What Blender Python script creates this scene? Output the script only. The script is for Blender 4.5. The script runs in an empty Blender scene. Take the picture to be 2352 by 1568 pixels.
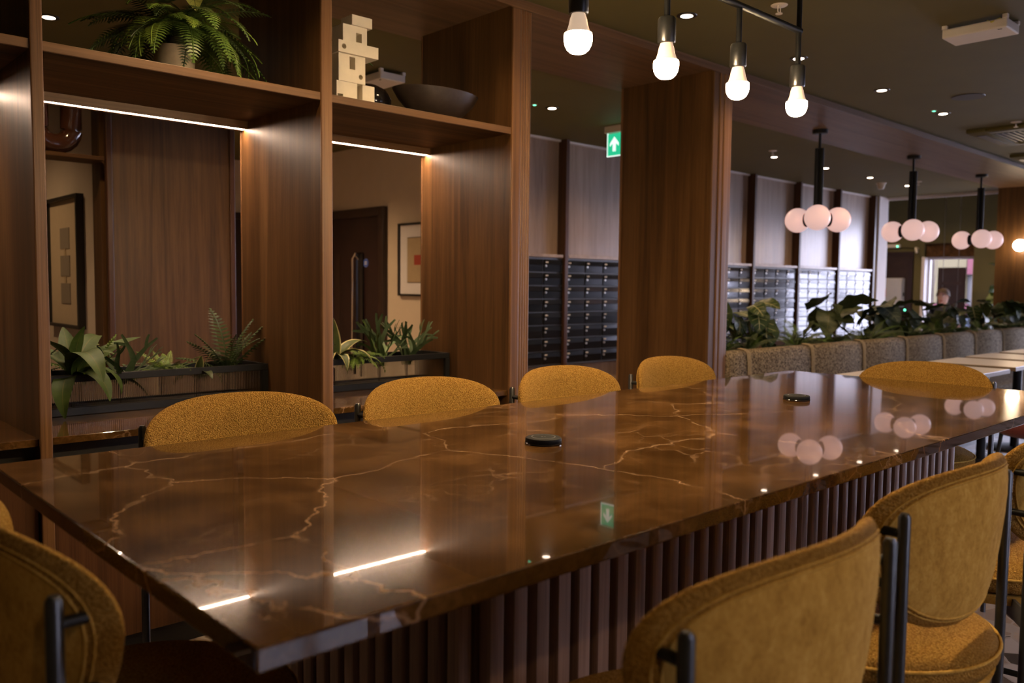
import bpy, bmesh, math, random
from mathutils import Vector, Matrix, Euler

random.seed(7)
PI = math.pi
S = bpy.context.scene
COL = S.collection

# ------------------------------------------------------------------ camera
F_PX, PITCH, ROLL, YAW, CAM_Z = 1937.2, .06547406, -.0102699, .75045613, 1.26
_f = Vector((math.sin(YAW) * math.cos(PITCH), math.cos(YAW) * math.cos(PITCH), -math.sin(PITCH)))
_r = Vector((math.cos(YAW), -math.sin(YAW), 0))
_d = _f.cross(_r)
_c, _s = math.cos(ROLL), math.sin(ROLL)
C_R = _c * _r + _s * _d
C_D = -_s * _r + _c * _d
C_F = _f
CAM = Vector((0, 0, CAM_Z))


def ray(px, py):
    return C_R * ((px - 1176) / F_PX) + C_D * ((py - 784) / F_PX) + C_F


def at_z(px, py, z):
    v = ray(px, py)
    return CAM + v * ((z - CAM_Z) / v.z)


def at_y(px, py, y):
    v = ray(px, py)
    return CAM + v * (y / v.y)


def at_x(px, py, x):
    v = ray(px, py)
    return CAM + v * (x / v.x)


cam_data = bpy.data.cameras.new('camera')
cam = bpy.data.objects.new('camera', cam_data)
COL.objects.link(cam)
M = Matrix.Identity(4)
for i in range(3):
    M[i][0], M[i][1], M[i][2], M[i][3] = C_R[i], -C_D[i], -C_F[i], CAM[i]
cam.matrix_world = M
cam_data.sensor_width = 36
cam_data.lens = F_PX / 2352 * 36
cam_data.clip_start = .02
cam_data.dof.use_dof = True
cam_data.dof.focus_distance = 2.4
cam_data.dof.aperture_fstop = 3.6
S.camera = cam

# ------------------------------------------------------------------ world, exposure
W = bpy.data.worlds.new('world')
S.world = W
W.use_nodes = True
W.node_tree.nodes['Background'].inputs[0].default_value = (.82, .80, 1.0, 1)
W.node_tree.nodes['Background'].inputs[1].default_value = 14.5
S.view_settings.view_transform = 'Standard'
S.view_settings.look = 'None'
S.view_settings.gamma = 1
S.view_settings.use_curve_mapping = False
S.view_settings.exposure = -0.08

WARM = (1.0, .66, .34)
PEACH = (1.0, .70, .50)
BULB_E, STRIP_E, SPOT_W, GLOBE_E, SCONCE_E = 640, 165, 47, .60, 55


def portal(x, y, z, sx, sy, rot):
    l = bpy.data.lights.new('window_daylight', 'AREA')
    l.shape = 'RECTANGLE'
    l.size, l.size_y = sx, sy
    l.cycles.is_portal = True
    o = bpy.data.objects.new('window_daylight', l)
    COL.objects.link(o)
    o.location = (x, y, z)
    o.rotation_euler = rot


portal(14.85, 1.45, 1.05, 5.9, 2.7, (0, PI / 2, 0))
portal(14.85, 5.2, .8, .75, 2.1, (0, PI / 2, 0))
for wx in (2.9, 7.5, 11.3):
    portal(wx, -3.62, 1.35, 2.4, 1.9, (-PI / 2, 0, PI))

# ------------------------------------------------------------------ materials
MATS = {}


def nt(name):
    m = bpy.data.materials.new(name)
    m.use_nodes = True
    t = m.node_tree
    b = t.nodes['Principled BSDF']
    MATS[name] = m
    return m, t, b


def setp(b, **k):
    for a, v in k.items():
        n = {'rough': 'Roughness', 'metal': 'Metallic', 'spec': 'Specular IOR Level', 'coat': 'Coat Weight',
             'coatr': 'Coat Roughness', 'trans': 'Transmission Weight', 'ior': 'IOR', 'emis': 'Emission Strength',
             'sheen': 'Sheen Weight', 'sss': 'Subsurface Weight', 'alpha': 'Alpha'}[a]
        b.inputs[n].default_value = v


def ramp(t, stops, fac):
    r = t.nodes.new('ShaderNodeValToRGB')
    e = r.color_ramp.elements
    while len(e) < len(stops):
        e.new(.5)
    for i, (p, c) in enumerate(stops):
        e[i].position = p
        e[i].color = (c[0], c[1], c[2], 1)
    t.links.new(fac, r.inputs[0])
    return r


def coords(t, scale, kind='Object', rnd=True):
    tc = t.nodes.new('ShaderNodeTexCoord')
    mp = t.nodes.new('ShaderNodeMapping')
    mp.inputs['Scale'].default_value = scale
    src = tc.outputs[kind]
    if rnd:
        oi = t.nodes.new('ShaderNodeObjectInfo')
        mu = t.nodes.new('ShaderNodeMath')
        mu.operation = 'MULTIPLY'
        mu.inputs[1].default_value = 13.7
        t.links.new(oi.outputs['Random'], mu.inputs[0])
        ad = t.nodes.new('ShaderNodeVectorMath')
        ad.operation = 'ADD'
        t.links.new(src, ad.inputs[0])
        t.links.new(mu.outputs[0], ad.inputs[1])
        src = ad.outputs[0]
    t.links.new(src, mp.inputs[0])
    return mp.outputs[0]


def noise(t, vec, scale=1, detail=4, rough=.55, dist=0):
    n = t.nodes.new('ShaderNodeTexNoise')
    n.inputs['Scale'].default_value = scale
    n.inputs['Detail'].default_value = detail
    n.inputs['Roughness'].default_value = rough
    n.inputs['Distortion'].default_value = dist
    if vec is not None:
        t.links.new(vec, n.inputs['Vector'])
    return n


def bump(t, b, height, strength=.2, dist=.01):
    n = t.nodes.new('ShaderNodeBump')
    n.inputs['Strength'].default_value = strength
    n.inputs['Distance'].default_value = dist
    t.links.new(height, n.inputs['Height'])
    t.links.new(n.outputs[0], b.inputs['Normal'])


def mixc(t, fac, a, bb, mode='MIX'):
    n = t.nodes.new('ShaderNodeMix')
    n.data_type = 'RGBA'
    n.blend_type = mode
    for sock, v in ((n.inputs[0], fac), (n.inputs[6], a), (n.inputs[7], bb)):
        if hasattr(v, 'links') or hasattr(v, 'is_linked'):
            t.links.new(v, sock)
        elif isinstance(v, (int, float)):
            sock.default_value = v
        else:
            sock.default_value = (v[0], v[1], v[2], 1)
    return n.outputs[2]


def math_n(t, op, a, b=None, c=None, clamp=False):
    n = t.nodes.new('ShaderNodeMath')
    n.operation = op
    n.use_clamp = clamp
    for i, v in enumerate((a, b, c)):
        if v is None:
            continue
        if hasattr(v, 'is_linked'):
            t.links.new(v, n.inputs[i])
        else:
            n.inputs[i].default_value = v
    return n.outputs[0]


def plain(name, col, rough=.5, var=.12, nscale=20, bmp=0, **k):
    """one colour with a little procedural variation"""
    m, t, b = nt(name)
    n = noise(t, coords(t, (1, 1, 1)), nscale, 4)
    lo = tuple(c * (1 - var) for c in col)
    hi = tuple(min(1, c * (1 + var)) for c in col)
    r = ramp(t, [(.3, lo), (.7, hi)], n.outputs[0])
    t.links.new(r.outputs[0], b.inputs['Base Color'])
    setp(b, rough=rough, **k)
    if bmp:
        bump(t, b, n.outputs[0], bmp, .004)
    return m


def wood(name, dark, mid, light, axis='Z', rough=.42, spec=.4, coarse=16, bmp=.12, coat=0):
    m, t, b = nt(name)
    sc = {'Z': (coarse, coarse, .55), 'X': (.55, coarse, coarse), 'Y': (coarse, .55, coarse)}[axis]
    v = coords(t, sc)
    n = noise(t, v, 1.0, 7, .62, .9)
    f = noise(t, v, 7.0, 4, .7, .3)
    big = noise(t, v, .22, 2, .5, 1.2)
    a = math_n(t, 'MULTIPLY', n.outputs[0], .55)
    a = math_n(t, 'ADD', a, math_n(t, 'MULTIPLY', f.outputs[0], .25))
    a = math_n(t, 'ADD', a, math_n(t, 'MULTIPLY', big.outputs[0], .25))
    r = ramp(t, [(.36, dark), (.52, mid), (.68, light)], a)
    t.links.new(r.outputs[0], b.inputs['Base Color'])
    setp(b, rough=rough, spec=spec, coat=coat, coatr=.28)
    bump(t, b, a, bmp, .003)
    return m


def emit(name, col, strength):
    m, t, b = nt(name)
    b.inputs['Base Color'].default_value = (col[0], col[1], col[2], 1)
    b.inputs['Emission Color'].default_value = (col[0], col[1], col[2], 1)
    setp(b, emis=strength, rough=.4)
    return m


WD, WM, WL = (.030, .0130, .0038), (.086, .0400, .0125), (.155, .078, .028)
wood('wood_v', WD, WM, WL, 'Z')
wood('wood_x', WD, WM, WL, 'X', rough=.6, spec=.12)
wood('wood_y', WD, WM, WL, 'Y')
wood('wood_trim', (.07, .031, .010), (.16, .076, .028), (.24, .122, .050), 'Z', coarse=40, bmp=.35)
wood('wood_trim_x', (.06, .029, .010), (.12, .060, .024), (.18, .093, .040), 'X', coarse=40, bmp=.35)
wood('wood_slat', (.08, .043, .028), (.20, .118, .082), (.32, .20, .145), 'Z', coarse=40, bmp=.3, rough=.5)
wood('wood_grey', (.18, .118, .088), (.31, .215, .165), (.43, .315, .255), 'Z', coarse=11, rough=.32, spec=.7, coat=.18)
wood('wood_soffit', (.085, .045, .022), (.15, .085, .045), (.21, .125, .070), 'X', rough=.45, spec=.3)
wood('wood_fin', (.030, .011, .005), (.060, .024, .011), (.10, .042, .020), 'Z', coarse=30, rough=.35)
wood('wood_cab', (.035, .013, .005), (.085, .034, .013), (.13, .056, .023), 'Z', coarse=30)

plain('ceiling_paint', (.112, .092, .021), .7, .05, 3)
plain('green_paint', (.12, .105, .040), .75, .06, 3)
plain('cream_paint', (.60, .49, .39), .8, .03, 6)
plain('pale_paint', (.70, .66, .68), .6, .03, 6)
plain('white_plastic', (.74, .68, .62), .45, .02, 10)
plain('black_metal', (.010, .010, .010), .45, .1, 40, spec=.3)
plain('gun_metal', (.09, .09, .092), .34, .08, 60, metal=.85)
plain('dark_grey_metal', (.13, .125, .125), .42, .06, 50, metal=.6)
plain('black_satin', (.010, .009, .009), .45, .1, 40)
plain('rubber_black', (.009, .009, .0095), .6, .1, 60, spec=.15)
plain('ring_grey', (.16, .16, .165), .4, .05, 60)
plain('ivory_ceramic', (.74, .66, .52), .7, .04, 25, bmp=.15)
plain('dark_bowl', (.030, .021, .016), .42, .3, 30, bmp=.2)
plain('black_gloss', (.010, .008, .008), .12, .1, 10)
plain('brown_gloss', (.050, .018, .009), .12, .1, 6, coat=.6)
plain('pot_beige', (.50, .40, .27), .75, .12, 25, bmp=.2)
plain('banquette_piping', (.30, .23, .14), .8, .2, 90)
plain('soil', (.020, .013, .008), .95, .5, 90, bmp=.6)
plain('door_dark', (.022, .009, .008), .4, .2, 8)
plain('door_frame', (.030, .014, .010), .4, .2, 12)
plain('frame_black', (.012, .010, .009), .4, .1, 20)
plain('paper_white', (.72, .68, .72), .8, .02, 20)
plain('paper_cream', (.52, .40, .27), .8, .03, 20)
plain('paper_tan', (.42, .31, .19), .8, .04, 20)
plain('print_grey', (.20, .165, .135), .85, .05, 60)
plain('print_red', (.35, .05, .03), .8, .05, 30)
plain('chrome', (.75, .70, .68), .16, .02, 20, metal=1.0)
plain('sign_blue', (.06, .11, .45), .5, .03, 20)
plain('label_red', (.55, .04, .03), .5, .04, 20)
plain('label_yellow', (.75, .55, .05), .5, .04, 20)
plain('cabinet_grey', (.46, .47, .52), .45, .03, 10)
plain('table_white', (.74, .70, .72), .28, .03, 30, spec=.6)
plain('table_edge', (.22, .15, .09), .5, .1, 30)
plain('maroon_fabric', (.13, .020, .014), .85, .2, 120, bmp=.3, sheen=.2)
plain('skin', (.62, .36, .27), .55, .05, 20, sss=.05)
plain('hair_brown', (.045, .022, .010), .7, .3, 90, bmp=.5)
plain('shirt_dark', (.035, .038, .05), .9, .15, 60, bmp=.2)
plain('trouser_dark', (.02, .02, .028), .9, .15, 60, bmp=.2)
plain('wire_steel', (.5, .45, .42), .3, .03, 20, metal=1)
plain('wire_yellow', (.55, .48, .03), .5, .05, 20)
plain('mail_lock', (.62, .60, .58), .3, .05, 20, metal=.8)
plain('mail_plate', (.60, .54, .45), .5, .05, 20)
plain('pavement', (.09, .088, .09), .9, .1, 4, bmp=.2)
plain('shop_white', (.085, .080, .083), .8, .06, 2)
plain('shop_pink', (.095, .020, .032), .8, .1, 2)
plain('shop_yellow', (.095, .078, .036), .8, .1, 2)
plain('shop_blue', (.028, .040, .068), .6, .2, 2)
plain('shop_teal', (.010, .04, .06), .6, .1, 2)
plain('bark', (.06, .045, .035), .9, .3, 30, bmp=.4)
plain('sprinkler_white', (.70, .62, .54), .4, .03, 20)

emit('bulb_glow', (1.0, .72, .40), BULB_E)
emit('bulb_neck', (1.0, .72, .50), .55)
emit('strip_glow', PEACH, STRIP_E)
emit('down_glow', (1.0, .74, .55), 22)
emit('globe_glow', (1.0, .66, .62), GLOBE_E)
emit('sconce_glow', (1.0, .74, .48), SCONCE_E)
emit('exit_green', (.02, .55, .28), 1.0)
emit('exit_white', (.85, 1.0, .95), 1.1)
emit('led_green', (.15, 1.0, .55), 4)


def m_mail():
    m, t, b = nt('mail_metal')
    v = coords(t, (1.5, 30, 30))
    n = noise(t, v, 4, 3)
    r = ramp(t, [(.3, (.05, .05, .052)), (.7, (.09, .09, .095))], n.outputs[0])
    t.links.new(r.outputs[0], b.inputs['Base Color'])
    setp(b, rough=.17, metal=.9, coat=.15, coatr=.08)
    bump(t, b, n.outputs[0], .06, .003)


def m_marble():
    m, t, b = nt('brown_marble')
    v = coords(t, (1, 1, 1), rnd=False)
    n1 = noise(t, v, 5.5, 8, .6, .4)
    n2 = noise(t, v, 60, 5, .65, .2)
    mot = math_n(t, 'ADD', math_n(t, 'MULTIPLY', n1.outputs[0], .65), math_n(t, 'MULTIPLY', n2.outputs[0], .35))
    r = ramp(t, [(.38, (.032, .0145, .004)), (.50, (.062, .029, .008)), (.62, (.120, .058, .019))], mot)
    # veins: distorted voronoi edges, broken up by a mask
    nd = noise(t, v, 3.2, 6, .62, 0)
    sub = t.nodes.new('ShaderNodeVectorMath')
    sub.operation = 'MULTIPLY_ADD'
    t.links.new(nd.outputs[1], sub.inputs[0])
    sub.inputs[1].default_value = (.20, .20, .20)
    t.links.new(v, sub.inputs[2])

    def veins(scale, width):
        vo = t.nodes.new('ShaderNodeTexVoronoi')
        vo.feature = 'DISTANCE_TO_EDGE'
        vo.inputs['Scale'].default_value = scale
        t.links.new(sub.outputs[0], vo.inputs['Vector'])
        return math_n(t, 'SUBTRACT', 1.0, math_n(t, 'DIVIDE', vo.outputs['Distance'], width), clamp=True)
    mask = noise(t, v, 2.1, 4, .6, .5)
    mk = ramp(t, [(.46, (0, 0, 0)), (.62, (1, 1, 1))], mask.outputs[0])
    mask2 = noise(t, v, 9, 3, .6, .5)
    mk2 = ramp(t, [(.36, (.12, .12, .12)), (.55, (1, 1, 1))], mask2.outputs[0])
    ve = math_n(t, 'MULTIPLY', veins(1.9, .0085), mk2.outputs[0])
    vf = math_n(t, 'MULTIPLY', math_n(t, 'MULTIPLY', veins(11, .030), mk.outputs[0]), .55)
    allv = math_n(t, 'MULTIPLY', math_n(t, 'MAXIMUM', ve, vf), .85)
    c = mixc(t, allv, r.outputs[0], (.34, .205, .115))
    t.links.new(c, b.inputs['Base Color'])
    setp(b, rough=.13, spec=.07, coat=.60, coatr=.02)


def m_boucle(name, c0, c1, c2, scale, strength, dist):
    m, t, b = nt(name)
    v = coords(t, (1, 1, 1))
    n0 = noise(t, v, scale * .7, 3, .6, 1.2)
    vo = t.nodes.new('ShaderNodeTexVoronoi')
    vo.inputs['Scale'].default_value = scale
    mx = t.nodes.new('ShaderNodeVectorMath')
    mx.operation = 'MULTIPLY_ADD'
    t.links.new(n0.outputs[1], mx.inputs[0])
    mx.inputs[1].default_value = (.006, .006, .006)
    t.links.new(v, mx.inputs[2])
    t.links.new(mx.outputs[0], vo.inputs['Vector'])
    h = math_n(t, 'SUBTRACT', 1.0, vo.outputs['Distance'])
    h = math_n(t, 'ADD', math_n(t, 'MULTIPLY', h, .7), math_n(t, 'MULTIPLY', n0.outputs[0], .5))
    r = ramp(t, [(.45, c0), (.75, c1), (1.0, c2)], h)
    t.links.new(r.outputs[0], b.inputs['Base Color'])
    setp(b, rough=.95, spec=.08)
    bump(t, b, h, strength, dist)


def m_felt():
    m, t, b = nt('mustard_felt')
    v = coords(t, (1, 1, .6))
    n = noise(t, v, 130, 4, .7, 1)
    n2 = noise(t, v, 38, 3, .6, .5)
    a = math_n(t, 'ADD', math_n(t, 'MULTIPLY', n.outputs[0], .6), math_n(t, 'MULTIPLY', n2.outputs[0], .4))
    r = ramp(t, [(.36, (.36, .20, .040)), (.52, (.52, .31, .068)), (.68, (.64, .41, .11))], a)
    t.links.new(r.outputs[0], b.inputs['Base Color'])
    setp(b, rough=.95, spec=.06)
    bump(t, b, a, .3, .002)


def m_tweed():
    m, t, b = nt('tweed')
    v = coords(t, (1, 1, 1))
    n = noise(t, v, 95, 3, .6, 1.5)
    r = ramp(t, [(.44, (.035, .027, .020)), (.53, (.26, .20, .13)), (.68, (.38, .30, .20))], n.outputs[0])
    t.links.new(r.outputs[0], b.inputs['Base Color'])
    setp(b, rough=.95, spec=.1)
    bump(t, b, n.outputs[0], .4, .004)


def m_terrazzo():
    m, t, b = nt('terrazzo')
    v = coords(t, (1, 1, 1), rnd=False)
    nd = noise(t, v, 4, 3)
    ad = t.nodes.new('ShaderNodeVectorMath')
    ad.operation = 'MULTIPLY_ADD'
    t.links.new(nd.outputs[1], ad.inputs[0])
    ad.inputs[1].default_value = (.06, .06, .06)
    t.links.new(v, ad.inputs[2])
    vo = t.nodes.new('ShaderNodeTexVoronoi')
    vo.inputs['Scale'].default_value = 9
    ve = t.nodes.new('ShaderNodeTexVoronoi')
    ve.feature = 'DISTANCE_TO_EDGE'
    ve.inputs['Scale'].default_value = 9
    for q in (vo, ve):
        t.links.new(ad.outputs[0], q.inputs['Vector'])
    sp = t.nodes.new('ShaderNodeSeparateColor')
    t.links.new(vo.outputs['Color'], sp.inputs[0])
    r = ramp(t, [(0, (.05, .035, .03)), (.2, (.14, .10, .08)), (.24, (.36, .27, .22)), (.5, (.46, .36, .30)),
                 (.8, (.52, .44, .40))], sp.outputs[0])
    r.color_ramp.interpolation = 'CONSTANT'
    ed = math_n(t, 'LESS_THAN', ve.outputs['Distance'], .035)
    c = mixc(t, ed, r.outputs[0], (.44, .37, .33))
    t.links.new(c, b.inputs['Base Color'])
    setp(b, rough=.13)


def m_leaf(name, base, hi, vein=None, vein_w=.035, side=0, edge=None, rough=.42):
    m, t, b = nt(name)
    tc = t.nodes.new('ShaderNodeTexCoord')
    sp = t.nodes.new('ShaderNodeSeparateXYZ')
    t.links.new(tc.outputs['UV'], sp.inputs[0])
    n = noise(t, coords(t, (1, 1, 1)), 22, 3)
    c = ramp(t, [(.3, base), (.7, hi)], n.outputs[0]).outputs[0]
    d = math_n(t, 'ABSOLUTE', math_n(t, 'MULTIPLY', math_n(t, 'SUBTRACT', sp.outputs[0], .5), 2))
    if vein:
        mid = math_n(t, 'LESS_THAN', d, vein_w)
        tot = mid
        if side:
            ph = math_n(t, 'FRACT', math_n(t, 'MULTIPLY', math_n(t, 'SUBTRACT', sp.outputs[1], math_n(t, 'MULTIPLY', d, .16)), side))
            ln = math_n(t, 'LESS_THAN', ph, .09)
            ln = math_n(t, 'MULTIPLY', ln, math_n(t, 'LESS_THAN', d, .72))
            tot = math_n(t, 'MAXIMUM', mid, math_n(t, 'MULTIPLY', ln, .7))
        c = mixc(t, tot, c, vein)
    if edge:
        eg = math_n(t, 'GREATER_THAN', d, .80)
        c = mixc(t, eg, c, edge)
    t.links.new(c, b.inputs['Base Color'])
    setp(b, rough=rough, spec=.28)
    bump(t, b, n.outputs[0], .15, .004)


m_mail(); m_marble(); m_felt(); m_tweed(); m_terrazzo()
m_boucle('mustard_boucle', (.40, .20, .035), (.66, .37, .085), (.82, .50, .14), 300, 1.0, .012)
m_leaf('leaf_fern', (.040, .085, .012), (.105, .175, .030))
m_leaf('leaf_fern_dark', (.022, .040, .012), (.060, .085, .026))
m_leaf('leaf_fern_bright', (.085, .150, .018), (.170, .250, .040))
m_leaf('leaf_strap', (.028, .052, .009), (.055, .088, .017), (.08, .085, .02), .05, rough=.55)
m_leaf('leaf_variegated', (.042, .060, .016), (.075, .095, .028), (.11, .12, .05), .03, 0, (.52, .46, .20))
m_leaf('leaf_veined', (.020, .042, .012), (.040, .068, .020), (.42, .40, .20), .045, 5)
m_leaf('leaf_broad', (.024, .038, .012), (.050, .066, .022), (.10, .10, .04), .03, 7)
m_leaf('leaf_blue', (.028, .045, .034), (.055, .078, .062), (.20, .22, .15), .03, 6)
m_leaf('leaf_stag', (.028, .050, .018), (.052, .080, .030), rough=.7)
m_leaf('leaf_caladium', (.18, .20, .045), (.26, .28, .07), (.04, .05, .015), .05, 8)


def m_glass():
    m = bpy.data.materials.new('window_glass')
    m.use_nodes = True
    t = m.node_tree
    t.nodes.remove(t.nodes['Principled BSDF'])
    tr = t.nodes.new('ShaderNodeBsdfTransparent')
    tr.inputs[0].default_value = (.95, .97, 1, 1)
    gl = t.nodes.new('ShaderNodeBsdfGlossy')
    gl.inputs['Roughness'].default_value = .02
    fr = t.nodes.new('ShaderNodeFresnel')
    fr.inputs[0].default_value = 1.3
    mx = t.nodes.new('ShaderNodeMixShader')
    t.links.new(fr.outputs[0], mx.inputs[0])
    t.links.new(tr.outputs[0], mx.inputs[1])
    t.links.new(gl.outputs[0], mx.inputs[2])
    t.links.new(mx.outputs[0], t.nodes['Material Output'].inputs[0])
    MATS['window_glass'] = m
    m, t, b = nt('reeded_glass')
    b.inputs['Base Color'].default_value = (.80, .84, .86, 1)
    setp(b, rough=.06, trans=1.0, ior=1.4)


m_glass()


def m_print():
    m, t, b = nt('print_lines')
    v = coords(t, (1, 1, 1), rnd=False)
    sp = t.nodes.new('ShaderNodeSeparateXYZ')
    t.links.new(v, sp.inputs[0])
    f = math_n(t, 'FRACT', math_n(t, 'MULTIPLY', sp.outputs[2], 110))
    c = mixc(t, math_n(t, 'LESS_THAN', f, .55), (.34, .26, .18), (.17, .14, .115))
    t.links.new(c, b.inputs['Base Color'])
    setp(b, rough=.85)


m_print()


# ------------------------------------------------------------------ mesh helpers
class MB:
    def __init__(s):
        s.v, s.f, s.uv = [], [], {}

    def add(s, vs, fs):
        o = len(s.v)
        s.v += [tuple(p) for p in vs]
        s.f += [tuple(i + o for i in q) for q in fs]
        return o

    def box(s, x0, y0, z0, x1, y1, z1):
        vs = [(x, y, z) for x in (x0, x1) for y in (y0, y1) for z in (z0, z1)]
        s.add(vs, [(0, 1, 3, 2), (4, 6, 7, 5), (0, 4, 5, 1), (2, 3, 7, 6), (0, 2, 6, 4), (1, 5, 7, 3)])
        return s

    def tube(s, pts, r, seg=10, cap=True):
        pts = [Vector(p) for p in pts]
        n = len(pts)
        rr = r if isinstance(r, (list, tuple)) else [r] * n
        rings = []
        up = Vector((0, 0, 1))
        for i, p in enumerate(pts):
            d = (pts[min(i + 1, n - 1)] - pts[max(i - 1, 0)]).normalized()
            a = d.cross(up)
            if a.length < 1e-3:
                a = d.cross(Vector((0, 1, 0)))
            a.normalize()
            bb = d.cross(a)
            rings.append([p + (a * math.cos(2 * PI * k / seg) + bb * math.sin(2 * PI * k / seg)) * rr[i] for k in range(seg)])
        vs = [q for g in rings for q in g]
        fs = [(i * seg + k, i * seg + (k + 1) % seg, (i + 1) * seg + (k + 1) % seg, (i + 1) * seg + k)
              for i in range(n - 1) for k in range(seg)]
        if cap:
            fs += [tuple(range(seg - 1, -1, -1)), tuple((n - 1) * seg + k for k in range(seg))]
        s.add(vs, fs)
        return s

    def lathe(s, prof, seg=32, c=(0, 0, 0), sx=1, sy=1):
        n = len(prof)
        vs = [(c[0] + r * math.cos(2 * PI * k / seg) * sx, c[1] + r * math.sin(2 * PI * k / seg) * sy, c[2] + z)
              for r, z in prof for k in range(seg)]
        fs = [(i * seg + k, i * seg + (k + 1) % seg, (i + 1) * seg + (k + 1) % seg, (i + 1) * seg + k)
              for i in range(n - 1) for k in range(seg)]
        if prof[0][0] > 1e-6:
            fs.append(tuple(range(seg - 1, -1, -1)))
        if prof[-1][0] > 1e-6:
            fs.append(tuple((n - 1) * seg + k for k in range(seg)))
        s.add(vs, fs)
        return s

    def sphere(s, c, r, seg=28, rings=16, z0=-1, z1=1):
        a0, a1 = math.asin(max(-1, z0)), math.asin(min(1, z1))
        prof = [(r * math.cos(a0 + (a1 - a0) * i / rings), r * math.sin(a0 + (a1 - a0) * i / rings)) for i in range(rings + 1)]
        prof = [(max(p, 1e-5), z) for p, z in prof]
        return s.lathe(prof, seg, c)

    def prism(s, poly, ax, a, b):
        """poly in the two other axes, extruded along axis ax (0,1,2) from a to b"""
        def mk(p, q):
            l = list(p)
            l.insert(ax, q)
            return tuple(l)
        n = len(poly)
        vs = [mk(p, a) for p in poly] + [mk(p, b) for p in poly]
        fs = [tuple(range(n - 1, -1, -1)), tuple(range(n, 2 * n))]
        fs += [(i, (i + 1) % n, n + (i + 1) % n, n + i) for i in range(n)]
        s.add(vs, fs)
        return s

    def mesh(s, name, smooth=None, bevel=0, seg=2):
        me = bpy.data.meshes.new(name)
        me.from_pydata(s.v, [], s.f)
        bm = bmesh.new()
        bm.from_mesh(me)
        bmesh.ops.recalc_face_normals(bm, faces=bm.faces)
        if bevel:
            ed = [e for e in bm.edges if len(e.link_faces) == 2 and e.calc_face_angle(0) > .6]
            bmesh.ops.bevel(bm, geom=ed, offset=bevel, segments=seg, affect='EDGES', profile=.5)
        bm.to_mesh(me)
        bm.free()
        if smooth is not None:
            me.polygons.foreach_set('use_smooth', [True] * len(me.polygons))
            if smooth < 179:
                me.set_sharp_from_angle(angle=math.radians(smooth))
        return me


def link(name, me, mat, parent=None, loc=(0, 0, 0), rot=(0, 0, 0)):
    if isinstance(me, MB):
        me = me.mesh(name)
    o = bpy.data.objects.new(name, me)
    COL.objects.link(o)
    if mat and not me.materials:
        me.materials.append(MATS[mat])
    o.parent = parent
    o.location = loc
    o.rotation_euler = rot
    return o


def tag(o, label=None, cat=None, group=None, kind=None):
    if label:
        o['label'] = label
    if cat:
        o['category'] = cat
    if group:
        o['group'] = group
    if kind:
        o['kind'] = kind
    return o


def thing(name, label, cat, loc=(0, 0, 0), rz=0, group=None):
    o = bpy.data.objects.new(name, None)
    COL.objects.link(o)
    o.empty_display_size = .05
    o.location = loc
    o.rotation_euler = (0, 0, rz)
    return tag(o, label, cat, group)


def bx(x0, y0, z0, x1, y1, z1, bev=0, name='box', seg=2):
    return MB().box(x0, y0, z0, x1, y1, z1).mesh(name, None, bev, seg)


def struct(name, me, mat, label, cat='wall'):
    o = link(name, me, mat)
    return tag(o, label, cat, kind='structure')


def dup(root, loc, rz, label, group=None):
    r = root.copy()
    COL.objects.link(r)
    r.location = loc
    r.rotation_euler = (0, 0, rz)
    r['label'] = label
    if group:
        r['group'] = group
    for ch in root.children:
        c = ch.copy()
        COL.objects.link(c)
        c.parent = r
        for g in ch.children:
            d = g.copy()
            COL.objects.link(d)
            d.parent = c
    return r


# ------------------------------------------------------------------ the setting
K, KS = 1.079, 1.025             # size of the table group, of the stools
TZ = .893                       # table top
Y0, Y1 = 2.85, 3.53             # shelf unit front and back planes
CZ, CB = 2.56, 2.545            # main ceiling, rear ceiling

struct('floor', MB().box(-3, -3.5, -.1, 14.8, 3.6, 0).box(-3, 3.6, -.1, 12, 8.6, 0).mesh('floor'), 'terrazzo',
       'pale terrazzo floor with dark angular chips', 'floor')
struct('floor_lobby', bx(12, 3.6, -.4, 14.8, 7.6, -.3), 'terrazzo', 'lower lobby floor beyond the letterboxes', 'floor')
struct('ceiling', MB().box(-3, -3.7, CZ, 14.8, 3.6, CZ + .1).mesh('ceiling'), 'ceiling_paint',
       'dark olive painted ceiling over the long table', 'ceiling')
struct('ceiling_rear', bx(-3, 3.6, CB, 11.95, 8.8, CB + .1), 'ceiling_paint', 'dark olive painted ceiling in front of the letterboxes', 'ceiling')
struct('ceiling_lobby', bx(11.95, 3.6, 3.0, 15, 7.8, 3.1), 'ceiling_paint', 'higher ceiling of the lobby', 'ceiling')
struct('trim_1', bx(11.93, 3.6, 2.505, 11.98, 7.6, 3.0), 'pale_paint', 'pale edge where the rear ceiling stops at the lobby', 'trim')
struct('trim_2', bx(11.95, 3.55, 2.56, 14.8, 3.62, 3.0), 'ceiling_paint', 'side of the lobby ceiling recess', 'trim')
struct('wall_left', bx(-3.2, -3.7, 0, -3, 8.8, 2.7), 'green_paint', 'dark green side wall out of view', 'wall')
struct('wall_back', bx(-3, 8.5, 0, 4.6, 8.7, 2.6), 'cream_paint', 'cream wall at the end of the corridor', 'wall')

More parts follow.
